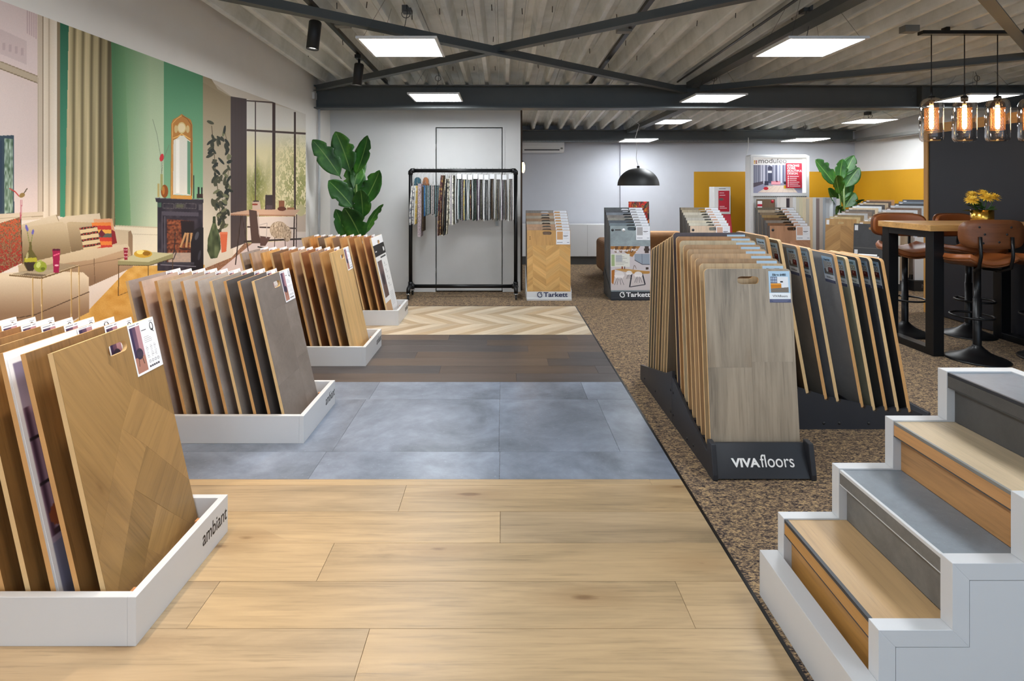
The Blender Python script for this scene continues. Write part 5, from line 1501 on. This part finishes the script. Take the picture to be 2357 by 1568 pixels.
for sx in (-1, 1):
    b = B()
    x0 = -tw + .03 if sx < 0 else tw - .13
    for y0 in (-td + .005, td - .105): b.box(x0, x0 + .09, y0, y0 + .09, 0, tz - .0525)
    b.box(x0, x0 + .09, -td + .095, td - .105, 0, .06).box(x0, x0 + .09, -td + .095, td - .105, tz - .11, tz - .0525)
    b.build('leg_frame', M['black'], BT, bevel=.003)
LEA = plain('cognac leather', S(146, 82, 40), .42, grain=.12)
WAL = wood((118, 70, 40), 'x', .38, .0, .7, .03)
def stool(label, x, y, facing, seat_z=.80):
    """facing: rotation; at 0 the backrest stands on the -y side"""
    t = thing('bar_stool', label, 'bar stool', (x, y, 0), facing, 'bar stools at the oak table')
    B().lathe([(0, 0), (.215, 0), (.218, .006), (.205, .016), (.15, .035), (.09, .062), (.05, .095), (.032, .115), (.031, .12), (0, .12)], (0, 0, 0), 40).build('base', M['black'], t)
    B().lathe([(.029, .11), (.029, .50), (.025, .50), (.025, seat_z - .05), (.05, seat_z - .045), (.05, seat_z - .035), (0, seat_z - .035)], (0, 0, 0), 20).build('column', M['black'], t)
    fr = B().tube([(.14 * math.cos(a), .06 + .16 * math.sin(a), .345) for a in [2 * PI * i / 28 for i in range(28)]], .009, 8, closed=True).tube([(0, .03, .345), (0, -.10, .345)], .01, 8)
    fr.build('foot_rest', M['black'], t)
    b = B(); b.tube([(.03, 0, seat_z - .055), (.12, .03, seat_z - .06), (.18, .05, seat_z - .09)], .006, 6); b.build('lever', M['black'], t)
    # shell seat, curved up at the sides
    def shell(off, m):
        vs = []; NX, NY = 12, 10
        for i in range(NX + 1):
            for j in range(NY + 1):
                u, v_ = i / NX * 2 - 1, j / NY * 2 - 1
                rx = .225 * math.sqrt(max(0, 1 - .42 * v_ * v_)); px = u * rx; py = v_ * .205 + .02
                z = seat_z - .01 + .055 * u * u + (.02 * v_ * v_ if v_ < 0 else -.012 * v_ * v_)
                vs.append((px, py, z + off))
        fs = [(i * (NY + 1) + j, (i + 1) * (NY + 1) + j, (i + 1) * (NY + 1) + j + 1, i * (NY + 1) + j + 1) for i in range(NX) for j in range(NY)]
        return vs, fs
    vs, fs = shell(0, 0)
    o = B().add(vs, fs, 0, True).build('seat', [LEA, WAL], t, fix=False)
    s1 = o.modifiers.new('thick', 'SOLIDIFY'); s1.thickness = .045; s1.offset = 0; 
    bv = o.modifiers.new('soft', 'BEVEL'); bv.width = .012; bv.segments = 3; bv.limit_method = 'ANGLE'
    vs, fs = shell(-.031, 0)
    o = B().add(vs, fs, 0, True).build('seat_shell', WAL, t, fix=False)
    s1 = o.modifiers.new('thick', 'SOLIDIFY'); s1.thickness = .012; s1.offset = 0
    # backrest: a curved oval plate of walnut with a leather pad inside
    def plate(hw_, hh_, y0, cz):
        vs = []; NA = 40
        for ring in (1.0, .66, .33):
            for i in range(NA):
                a = 2 * PI * i / NA
                ca, sa = math.cos(a), math.sin(a)
                e = .46
                px = hw_ * ring * math.copysign(abs(ca) ** e, ca); pz = hh_ * ring * math.copysign(abs(sa) ** .62, sa)
                vs.append((px, y0 + .055 * (px / .24) ** 2, cz + pz))
        vs.append((0, y0, cz))
        fs = []
        for r_ in range(2):
            for i in range(NA): fs.append((r_ * NA + i, r_ * NA + (i + 1) % NA, (r_ + 1) * NA + (i + 1) % NA, (r_ + 1) * NA + i))
        for i in range(NA): fs.append((2 * NA + i, 2 * NA + (i + 1) % NA, 3 * NA))
        return vs, fs
    cz = seat_z + .235
    vs, fs = plate(.24, .115, -.20, cz)
    o = B().add(vs, fs, 0, True).build('backrest', WAL, t, fix=False)
    s1 = o.modifiers.new('thick', 'SOLIDIFY'); s1.thickness = .012; s1.offset = 0
    vs, fs = plate(.225, .105, -.172, cz)
    o = B().add(vs, fs, 0, True).build('back_pad', LEA, t, fix=False)
    s1 = o.modifiers.new('thick', 'SOLIDIFY'); s1.thickness = .035; s1.offset = 0
    bv = o.modifiers.new('soft', 'BEVEL'); bv.width = .01; bv.segments = 3; bv.limit_method = 'ANGLE'
    for sx in (-1, 1):
        B().tube([(sx * .03, -.02, seat_z - .055), (sx * .10, -.12, seat_z - .06), (sx * .115, -.19, seat_z - .03), (sx * .115, -.212, seat_z + .06), (sx * .115, -.205, cz - .02)], .012, 8).build('back_bracket', M['black'], t)
    for px, pz in ((-.115, .055), (-.08, -.0), (.08, 0.0), (-.09, -.07), (.02, -.06), (.115, .055)):
        B().lathe([(0, .004), (.007, .003), (.009, 0)], (0, 0, 0), 8).build('bolt', M['blackmat'], t, (px, -.207 + .055 * (px / .24) ** 2, cz + pz), (R(90), 0, 0))
    return t
stool('bar stool with walnut back turned to the viewer, in front of the oak table', 3.865, 4.60, R(-6))
stool('bar stool beyond the oak table next to its black leg frame', 3.86, 5.42, R(165))
stool('bar stool beyond the oak table, behind the flower pot', 4.42, 5.36, R(190))
stool('bar stool before the oak table at the end by the navy panel', 4.47, 4.60, R(4))

# flowers
FP = thing('flower_pot', 'brass pot of yellow chrysanthemums on the bar table', 'flower pot', (4.245, 5.0, tz))
B().lathe([(0, .0), (.078, 0), (.082, .006), (.083, .112), (.079, .112), (.078, .10), (0, .10)], (0, 0, 0), 32).build('pot', M['brass'], FP)
PET = plain('yellow petals', S(244, 204, 72), .6, grain=.12)
gl_ = plain('flower leaves', S(44, 84, 34), .5, grain=.2)
rr = random.Random(4)
for i, (x, y, z, s_) in enumerate(((-.10, -.01, .20, .062), (.0, -.045, .225, .066), (.095, -.01, .225, .062), (.045, .05, .26, .055), (-.05, .05, .25, .05))):
    b = B()
    c_ = Vector((x, y, z))
    ax = Vector((x * 2.0, y * 2 - .35, .75)).normalized()
    q = Vector((0, 0, 1)).rotation_difference(ax)
    for ring, (np2, tilt, ln) in enumerate(((18, -8, 1.0), (16, 16, .95), (13, 38, .85), (9, 60, .7))):
        for j in range(np2):
            a = 2 * PI * (j + .5 * (ring % 2)) / np2 + rr.uniform(-.08, .08)
            el = R(tilt + rr.uniform(-6, 6))
            d = Vector((math.cos(a) * math.cos(el), math.sin(a) * math.cos(el), math.sin(el)))
            sd = Vector((-math.sin(a), math.cos(a), 0))
            L_ = s_ * ln
            up_ = d.cross(sd) * -1
            pts = [d * (.012) - sd * .003, d * (L_ * .6) - sd * (s_ * .13), d * L_ + up_ * .004, d * (L_ * .6) + sd * (s_ * .13), d * .012 + sd * .003]
            b.face([c_ + q @ p for p in pts])
    b.ball(c_ + ax * .012, .02, .02, .016)
    b.build('blossom', PET, FP, fix=False)
    B().tube([(x * .3, y * .3, .09), (x * .8, y * .8, z * .7), tuple(c_)], .004, 6).build('stem', gl_, FP)
for i in range(16):
    a = rr.uniform(0, 2 * PI); L_ = rr.uniform(.06, .12)
    p0 = Vector((.03 * math.cos(a), .03 * math.sin(a), rr.uniform(.10, .15))); d = Vector((math.cos(a), math.sin(a), rr.uniform(-.1, .9))).normalized(); sd = Vector((-math.sin(a), math.cos(a), .2)) * L_ * .3
    B().face([p0, p0 + d * L_ * .5 - sd, p0 + d * L_, p0 + d * L_ * .5 + sd]).build('leaf', gl_, FP, fix=False)

# ------------------------------------------------------------------ pendant lamp with glass shades
ng = Nodes('thin smoked glass')
tr = ng.n('ShaderNodeBsdfTransparent'); tr.inputs[0].default_value = (.93, .90, .88, 1)
gs = ng.n('ShaderNodeBsdfGlossy'); gs.inputs['Roughness'].default_value = .03
lw = ng.n('ShaderNodeLayerWeight'); lw.inputs[0].default_value = .35
fr_ = ng.math('ADD', ng.math('MULTIPLY', lw.outputs['Fresnel'], .55), .03, True)
mx = ng.n('ShaderNodeMixShader'); ng.l(fr_, mx.inputs[0]); ng.l(tr.outputs[0], mx.inputs[1]); ng.l(gs.outputs[0], mx.inputs[2]); ng.l(mx.outputs[0], ng.out.inputs[0])
M['glass'] = ng.m
M['filament'] = emit('glowing filament bulb', (1, .62, .24, 1), 26)
PLY = 4.8
zb_ = 2.70
PL = thing('pendant_lamp', 'black bar lamp with four glass capsule shades over the oak bar table', 'pendant lamp', (4.05, PLY, 0))
B().box(-.50, .62, -.035, .035, zb_, zb_ + .03).build('ceiling_bar', M['black'], PL, bevel=.002)
B().box(-.3, -.27, -.03, .03, zb_ + .03, 2.76).box(.4, .43, -.03, .03, zb_ + .03, 2.76).build('bar_bracket', M['black'], PL)
for i in range(4):
    x = 3.644 + .281 * i - 4.05
    zg0, zg1 = 1.79, 2.162
    B().tube([(x, 0, zg1 + .08), (x, 0, zb_)], .004, 6).build('cord', M['blackmat'], PL)
    B().tube([(x, 0, zg1 - .05), (x, 0, zg1 + .10)], .009, 8).lathe([(0, zg1 - .03), (.026, zg1 - .03), (.028, zg1 + .012), (.012, zg1 + .02), (0, zg1 + .02)], (x, 0, 0), 16).build('lamp_holder', M['black'], PL)
    r = .086
    pr = [(.03, zg1), (.055, zg1 - .008), (.073, zg1 - .028), (.083, zg1 - .055), (r, zg1 - .085), (r, zg0 + .04), (.081, zg0 + .016), (.068, zg0 + .003), (.05, zg0), (.0, zg0)]
    B().lathe(pr, (x, 0, 0), 32).build('glass_shade', M['glass'], PL, fix=False)
    # perforated metal sleeve around the bulb
    b = B()
    n_ = 18; z0, z1 = zg0 + .10, zg1 - .085
    for j in range(n_):
        for sg in (1, -1):
            a0 = 2 * PI * j / n_
            pts = [(x + .05 * math.cos(a0 + sg * 2.2 * q / 10), .05 * math.sin(a0 + sg * 2.2 * q / 10), z0 + (z1 - z0) * q / 10) for q in range(11)]
            for p, q in zip(pts, pts[1:]):
                b.bar(p, q, .003, .0012, 0, (p[0] - x + 1e-5, p[1], 0.001))
    for z in (z0, z1): b.tube([(x + .05 * math.cos(2 * PI * q / 24), .05 * math.sin(2 * PI * q / 24), z) for q in range(24)], .003, 5, closed=True)
    b.build('mesh_sleeve', plain('bronze mesh', S(150, 104, 62), .4, .7) if i == 0 else bpy.data.materials['bronze mesh'], PL, fix=False)
    B().lathe([(0, zg1 - .06), (.014, zg1 - .065), (.017, zg1 - .10), (.017, zg0 + .13), (.010, zg0 + .105), (0, zg0 + .10)], (x, 0, 0), 14).build('bulb', M['filament'], PL)

# dome pendant
dx, dyy = X_(1469, 8.3), 8.3
DP = thing('pendant_lamp', 'black metal dome pendant lamp hanging before the white back wall', 'pendant lamp', (dx, dyy, 1.43))
rp_ = [(.302 * math.cos(R(a)), .262 * math.sin(R(a))) for a in range(0, 91, 9)]
rp2 = [(.296 * math.cos(R(a)) + .0, .256 * math.sin(R(a))) for a in range(90, -1, -9)]
B().lathe([(max(r_, .0005), z) for r_, z in rp_] + [(max(r_, .0005), z) for r_, z in rp2] + [(.302, 0)], (0, 0, 0), 48).build('shade', [plain('matt black dome', S(34, 36, 38), .5)], DP)
B().tube([(0, 0, .26), (0, 0, .29)], .02, 12).build('cap', M['black'], DP)
B().tube([(0, 0, .29), (-.03, 0, .40), (-.015, 0, .55), (-.04, .02, .70), (.02, .02, .9), (-.1, .02, 1.0), (-.15, 0, zc(8.3) - 1.43)], .004, 6).build('cord', M['offwhite'], DP)
B().ball((0, 0, .10), .045, .045, .06).build('bulb', emit('warm bulb', (1, .7, .4, 1), 3), DP)
# wall sconce on the end of the door wall
WS = thing('wall_sconce', 'small glowing wall sconce on the end of the door wall', 'wall lamp', (.24, 8.7, 1.68))
B().box(.0, .02, -.04, .04, -.05, .09).build('back_plate', M['black'], WS)
B().ball((.075, 0, .03), .028, .028, .085).build('bulb', M['filament'], WS)
B().tube([(.01, 0, .11), (.075, 0, .13), (.075, 0, .10)], .008, 6).build('arm', M['black'], WS)

# ------------------------------------------------------------------ back wall furniture
AC = thing('air_conditioner', 'white wall air conditioner high on the back wall', 'air conditioner', (.78, YB, 2.05))
B().prism([(0, .0), (-.12, .0), (-.20, .05), (-.215, .12), (-.215, .24), (-.20, .26), (0, .26)], 'x', -.42, .36).build('body', M['offwhite'], AC, bevel=.008)
B().box(-.38, .27, -.212, -.16, .038, .056).build('air_slot', M['blackmat'], AC)
B().box(.29, .33, -.2165, -.2155, .06, .09).build('indicator_panel', M['grey'], AC)
CB = thing('low_cupboard', 'long white low cupboard against the back wall behind the stands', 'cupboard', (1.25, 10.42, 0))
B().box(-.98, .92, -.16, .16, .15, .73).build('body', M['white'], CB, bevel=.003)
B().box(-.96, .90, -.13, .15, 0, .15).build('plinth', M['greydark'], CB)
for x in (-.35, .29): B().box(x - .0015, x + .0015, -.1603, -.155, .16, .72).build('door_gap', M['greydark'], CB)
# sofa
SO = thing('sofa', 'cognac suede sofa standing behind the dark stepped stand', 'sofa', (2.35, 8.75, 0))
SUE = plain('cognac suede', S(112, 74, 36), .8, grain=.2)
B().box(-.72, .78, -.42, .40, .12, .40).build('seat', SUE, SO, bevel=.06, seg=4)
for sx in (-1, 1): B().box(sx * .72 - .12, sx * .72 + .12, -.45, .42, .1, .60).build('armrest', SUE, SO, bevel=.07, seg=4)
B().box(-.62, .66, .18, .43, .38, .68).build('backrest', SUE, SO, bevel=.06, seg=4)
for sx in (-1, 1):
    for sy in (-1, 1): B().box(sx * .7 - .03, sx * .7 + .03, sy * .35 - .03, sy * .35 + .03, 0, .13).build('leg', M['black'], SO)
SB = thing('sideboard', 'narrow oak console top behind the sofa', 'console', (2.15, 9.45, 0))
B().box(-.40, .8, -.14, .14, .62, .665).build('table_top', wood((196, 146, 96), 'x', .45, .2, .5, .02), SB)
for x in (-.36, .76): B().box(x - .02, x + .02, -.12, .12, 0, .62).build('leg', M['black'], SB)
# red abstract canvas
na = Nodes('abstract paint')
va = na.objvec((1, 1, 1), False)
vo = na.n('ShaderNodeTexVoronoi', feature='F1'); vo.inputs['Scale'].default_value = 17
wp = na.noise(va, 9, 4, .7, 1.5)
ad = na.n('ShaderNodeVectorMath', operation='ADD'); na.l(va, ad.inputs[0])
cx_ = na.n('ShaderNodeCombineXYZ'); na.l(wp, cx_.inputs[0]); na.l(wp, cx_.inputs[2]); na.l(cx_.outputs[0], ad.inputs[1]); na.l(ad.outputs[0], vo.inputs['Vector'])
sx_ = na.n('ShaderNodeSeparateColor'); na.l(vo.outputs['Color'], sx_.inputs[0])
so_ = na.n('ShaderNodeSeparateXYZ'); na.l(va, so_.inputs[0])
fa = na.math('ADD', na.math('MULTIPLY', sx_.outputs[0], .62), na.math('MULTIPLY', so_.outputs[0], 1.3))
ca = na.ramp(fa, [(.0, S(196, 14, 18)), (.30, S(214, 22, 20)), (.36, S(226, 150, 30)), (.42, S(150, 14, 22)), (.5, S(36, 34, 32)), (.6, S(40, 74, 58)), (.68, S(120, 20, 26)), (.8, S(24, 24, 26))], 'CONSTANT')
cvm = na.bsdf(ca, .35, 0, .5)
CA = tag(B().box(-.05, .29, -.02, .0, 0, .50).build('canvas', cvm, None, (2.15, 9.36, .666), bevel=.003), 'red and black abstract canvas standing on the oak console', 'painting')
CA.rotation_euler = (R(-4), 0, 0)
CA.location = (2.15, 9.40, .668)

# dispenser column
DS = thing('leaflet_dispenser', 'narrow white and red column display before the yellow wall', 'display column', (3.92, 10.2, 0))
B().box(-.15, .15, -.12, .12, 0, 1.415).build('body', M['offwhite'], DS, bevel=.008)
B().box(-.07, .125, -.123, -.12, .97, 1.345).build('red_poster', M['red'], DS)
B().box(-.09, .14, -.135, -.12, .93, .965).build('ledge', M['white'], DS)
B().prism([(-.12, .93), (-.125, .93), (-.22, .55), (-.21, .55)], 'x', -.11, .145).build('leaflet_chute', M['red'], DS)
for z, w_ in ((1.30, .08), (1.26, .1), (1.06, .09), (1.03, .13)): B().box(-.05, -.05 + w_, -.1245, -.1225, z, z + .008).build('print_line', M['whiteink'], DS)
B().box(.15, .165, -.09, .02, .86, 1.26).build('black_holder', M['blackmat'], DS)
B().ball((-.02, -.122, 1.19), .05, .003, .025).build('tile_mark', M['greyink'], DS)
B().box(-.06, .06, -.1215, -.12, 1.375, 1.385).build('header_line', M['greyink'], DS)

# lit poster display
MY = 9.8
MD = thing('poster_display', 'tall white display frame with lit interior poster and red text block', 'display', (4.775, MY, 0))
def rrect(x0, x1, z0, z1, r):
    pts = []
    for cx, cz, a0 in ((x1 - r, z1 - r, 0), (x0 + r, z1 - r, 90)):
        for i in range(7): a = R(a0 + 15 * i); pts.append((cx + r * math.cos(a), cz + r * math.sin(a)))
    return pts + [(x0, z0), (x1, z0)]
B().prism(rrect(-.475, .545, 0, 1.975, .05), 'y', .03, .21).build('body', M['offwhite'], MD)
b = B(); b.prism([(-.47, 0), (-.47, 1.95), (-.425, 1.95), (-.425, 0)], 'y', 0, .03).prism([(.50, 0), (.50, 1.95), (.545, 1.95), (.545, 0)], 'y', 0, .03).prism([(-.425, 1.925), (.50, 1.925), (.50, 1.95), (-.425, 1.95)], 'y', 0, .03).prism([(-.425, 1.255), (.50, 1.255), (.50, 1.305), (-.425, 1.305)], 'y', 0, .03)
b.build('front_frame', M['white'], MD)
def print_lobby():
    U, V = grid(320, 225, 320, 225)
    c = Canvas(U, V, (238, 236, 236))
    c.rect(0, 48, 320, 170, lambda u, v: lerp((92, 96, 122), (214, 214, 228), np.sin(u * .28) * .35 + np.sin(u * .11 + 1) * .25 + .55))
    c.rect(0, 48, 48, 165, (150, 152, 170)); 
    for q in (6, 18, 32, 44): c.rect(q, 48, q + 4, 160, (70, 74, 96))
    c.rect(96, 64, 126, 168, (84, 84, 106)); c.ell(111, 66, 15, 12, (70, 70, 92)); c.rect(96, 84, 122, 98, (226, 226, 234)); c.rect(98, 100, 124, 168, (70, 74, 98))
    c.poly([(0, 165), (320, 160), (320, 225), (0, 225)], (146, 146, 170)); c.poly([(30, 222), (110, 176), (250, 178), (290, 222)], (226, 208, 194))
    for q in range(7): c.line([(40 + q * 38, 222), (120 + q * 20, 178)], 1.4, (190, 170, 158))
    c.poly([(0, 162), (66, 150), (66, 168), (0, 190)], (86, 78, 90)); c.rect(118, 150, 178, 172, (216, 136, 150)); c.rect(120, 158, 178, 166, (236, 170, 180)); c.rect(150, 148, 160, 156, (120, 34, 54)); c.rect(74, 150, 100, 176, (50, 52, 72)); c.rect(84, 176, 128, 182, (180, 170, 170)); c.ell(84, 196, 16, 10, (186, 34, 48)); c.rect(200, 152, 216, 170, (50, 48, 60)); c.rect(200, 176, 216, 196, (206, 164, 40))
    return c.a
LOB = picture('lobby print', print_lobby())
print_quad('poster_print', LOB, MD, -.425, .43, 1.306, 1.925, y=.012)
B().box(.435, .49, .005, .02, 1.31, 1.92).build('light_strip', emit('poster edge light', (1, .95, .86, 1), .95), MD)
B().box(-.43, .50, .002, .008, 1.9, 1.93).build('light_strip', emit('poster top light', (1, .96, .9, 1), .5), MD)
lettering('moduleo', .125, M['greyink'], MD, (-.338, .0105, 1.825), (R(90), 0, 0), .0004, .0006, align='LEFT', sx=1.12)
for i, (x, z, c_) in enumerate(((-.40, 1.86, (206, 160, 60)), (-.368, 1.86, (170, 70, 40)), (-.40, 1.828, (226, 186, 90)), (-.368, 1.828, (120, 60, 40)))):
    B().box(x - .012, x + .012, .0085, .0105, z - .012, z + .012).build('logo_square', plain('logo square', S(*c_)), MD)
B().box(.145, .42, .004, .0105, 1.395, 1.825).build('red_block', M['red'], MD)
for i, (tx, bo) in enumerate((('STRONG', .0016), ('CORE.', .0016), ('BEAUTIFUL', 0), ('DESIGN.', 0))):
    lettering(tx, .052, M['whiteink'], MD, (.165, .0035, 1.765 - .046 * i), (R(90), 0, 0), bo, .0005, align='LEFT', sx=1.0)
for i in range(6):
    z = 1.595 - .0335 * i
    B().box(.205, .205 + (.16, .125, .12, .17, .15, .185)[i], .003, .0045, z - .004, z + .004).build('print_line', M['whiteink'], MD)
    B().lathe([(0, .0012), (.011, .0012), (.011, 0)], (0, 0, 0), 12).build('icon_dot', M['whiteink'], MD, (.182, .0045, z), (R(90), 0, 0))
pf = B(); 
for i in range(28): pf.box(-.40 + i * .032, -.385 + i * .032, -.002, .0, 1.238, 1.248)
pf.build('perforation', M['greydark'], MD)
B().tube([(-.50, .1, 1.97), (-.47, .1, 2.1), (-.46, .12, 2.28)], .006, 6).build('cable', M['offwhite'], MD)
# boards inside and the fan of tall samples beside
tag(B().box(-.155, .165, 0, .014, 0, 1.20).build('sample_board', wood((110, 90, 72), 'z', .45, .1, .5, .02), None, (4.775 - .23, 9.765, 0)), 'tall dark brown sample board with red sticker inside the poster display', 'sample board')
ob = bpy.context.scene.objects[-1] if False else None
tb_ = [o for o in COL.objects if o.name.startswith('sample_board')][-1]
B().box(-.14, -.06, -.002, 0, 1.03, 1.17).build('label_card', M['card'], tb_)
B().box(-.14, -.06, -.0035, -.002, 1.075, 1.115).build('red_strip', M['red'], tb_)
B().lathe([(0, .002), (.028, .002), (.028, 0)], (0, 0, 0), 20).build('round_sticker', M['red'], tb_, (.12, 0, 1.16), (R(90), 0, 0))
FT = [(226, 222, 218), (60, 50, 58), (196, 190, 186), (206, 208, 210), (188, 186, 172), (196, 190, 162), (206, 194, 166), (176, 170, 158), (206, 182, 146), (190, 192, 190), (120, 106, 104), (176, 168, 160), (150, 158, 166), (168, 172, 178), (206, 212, 218), (136, 142, 152), (178, 178, 182)]
FN = ['white', 'dark plum', 'chalk', 'pale blue-grey', 'linen', 'cream', 'sand', 'greige', 'tan', 'silver', 'brown-grey', 'stone', 'steel blue', 'cool grey', 'icy', 'slate grey', 'ash']
for i in range(17):
    x = 4.775 + .035 + .048 * i
    wbd = .14
    o = tag(B().box(-wbd / 2, wbd / 2, 0, .012, 0, 1.235 - (.02 if i % 3 == 1 else 0)).build('floor_sample', [wood(FT[i], 'z', .5, 0, .3, .02)], None, (x, 9.735 - .016 * i, 0), (0, 0, R(-24))), f'tall {FN[i]} floor sample turned edgeways, {(ORD + ["thirteenth", "fourteenth", "fifteenth", "sixteenth", "last"])[i] if i else "first"} of the fan by the poster display', 'floor sample', 'fan of tall samples by the poster display')
    if i in (2, 4, 5, 6, 8, 9, 10, 11):
        B().prism([(-.068, 1.12), (-.045, 1.14), (-.068, 1.16)], 'y', -.002, 0).build('red_arrow', M['red'], o)

# ------------------------------------------------------------------ two rows of boards against the side wall
RC1 = [('chevron oak', (190, 152, 100), 'w'), ('pale wheat', (206, 190, 146), 'w'), ('khaki oak', (150, 136, 104), 'w'), ('icy white', (196, 204, 210), 'c'), ('taupe oak', (140, 128, 116), 'w'), ('grey brown', (120, 116, 112), 'w'), ('cream oak', (200, 186, 160), 'w'), ('bluish white', (192, 202, 208), 'c'), ('coal', (62, 62, 64), 'c'), ('drift oak', (160, 146, 122), 'w'), ('dark walnut', (70, 60, 54), 'w'), ('red-brown oak', (150, 112, 74), 'w')]
RC2 = [('anthracite', (66, 67, 70), 'c'), ('warm oak', (180, 150, 106), 'w'), ('white oak', (196, 196, 190), 'w'), ('tan grey', (170, 150, 124), 'w'), ('sandy oak', (176, 162, 138), 'w'), ('mid taupe', (150, 140, 128), 'w'), ('silver white', (196, 204, 212), 'c'), ('reddish taupe', (130, 110, 98), 'w'), ('pale blue-grey', (186, 196, 206), 'c'), ('graphite', (74, 76, 80), 'c'), ('blue-grey', (112, 124, 138), 'c'), ('dark slate', (76, 80, 88), 'c')]
def side_row(A, Bp, za, zb2, tones, where, w=.40, rz=-40):
    n_ = 12
    d = (Vector(Bp) - Vector(A))
    sb = thing('row_stand', f'dark stepped floor stand carrying the board row {where}', 'display stand', (A[0], A[1], 0))
    b = B()
    for k in range(n_):
        p = Vector(A) + d * (k / (n_ - 1))
        z = za + (zb2 - za) * k / (n_ - 1)
        c_, s_ = math.cos(R(rz)), math.sin(R(rz))
        def tr_(lx, ly): return (p.x - A[0] + lx * c_ - ly * s_, p.y - A[1] + lx * s_ + ly * c_)
        q = [tr_(-w / 2 + .02, -.02), tr_(w / 2 - .02, -.02), tr_(w / 2 - .02, .07), tr_(-w / 2 + .02, .07)]
        b.prism(q, 'z', 0, max(z, .02))
    b.build('stepped_body', M['greydark'], sb)
    for k in range(n_):
        nm, rgb, kd = tones[k]
        p = Vector(A) + d * (k / (n_ - 1)); z = za + (zb2 - za) * k / (n_ - 1)
        mt = wood(rgb, 'z', .45, .1, .6, .02) if kd == 'w' else concrete(rgb, .45, .4, .02, 2)
        o = board('sample_board', f'{nm} sample board, {"front one" if k == 0 else ORD[k]} in the row {where}', (p.x, p.y, max(z, .02) + .0005), R(rz), R(7), [mt, M['mdf'], M['mdf']], (w, .86), (0, .80, .04, .017), f'board row {where}')
        B().box(-w / 2 + .012, -w / 2 + .05, -.0012, 0, .77, .84).build('label_sticker', M['card'], o)
        if (where.startswith('by the potted'), k) == (True, 0):
            CW2 = [wood((190, 150, 98), 'x', .45, .1, .5, .07), wood((178, 138, 88), 'x', .45, .1, .5, .07)]
            q = 0
            for poly, sg in chevrons((-w / 2, w / 2, .3, .76), .2, .13, .17):
                ar = sum(poly[i - 1][0] * poly[i][1] - poly[i][0] * poly[i - 1][1] for i in range(len(poly))) / 2
                if abs(ar) < .0008: continue
                q += 1
                flat_piece('oak_block', poly, .0006, CW2[q % 2], o, math.atan2(.17, .2) * sg, 'xz', .0003, -.0001)
        if (where.startswith('ending'), k) == (True, 0):
            B().box(-w / 2, w / 2, -.0012, 0, .535, .54).build('joint_line', M['grey'], o)
            B().box(-w / 2 + .012, -w / 2 + .05, -.0012, 0, .44, .51).build('label_sticker', M['card'], o)
side_row((4.98, 8.35), (6.28, 9.42), .08, .34, RC1, 'by the potted banana plant', .40)
side_row((4.86, 7.45), (6.30, 8.55), .06, .36, RC2, 'ending behind the navy panel', .42)
LB = thing('leaflet_box', 'white box of leaflets before the anthracite front board of the row', 'leaflet box', (4.6, 7.12, 0), R(-35))
B().box(-.12, .12, -.08, .08, 0, .53).build('body', M['offwhite'], LB, bevel=.003)
B().box(-.10, .10, -.065, .065, .531, .555).build('leaflet_pile', M['card'], LB, bevel=.002)
BX = thing('display_panel', 'white panel on a low black box with lettering, behind the navy panel edge', 'display', (5.85, 7.7, 0))
B().box(-.3, .3, -.08, .08, 0, .14).build('base', M['blackmat'], BX)
B().box(-.24, .30, -.01, .02, .1405, .72).build('panel', M['white'], BX)
lettering('MONTINIQUE', .075, M['greyink'], BX, (-.2, -.0805, .045), (R(90), 0, 0), 0, .0005, align='LEFT')
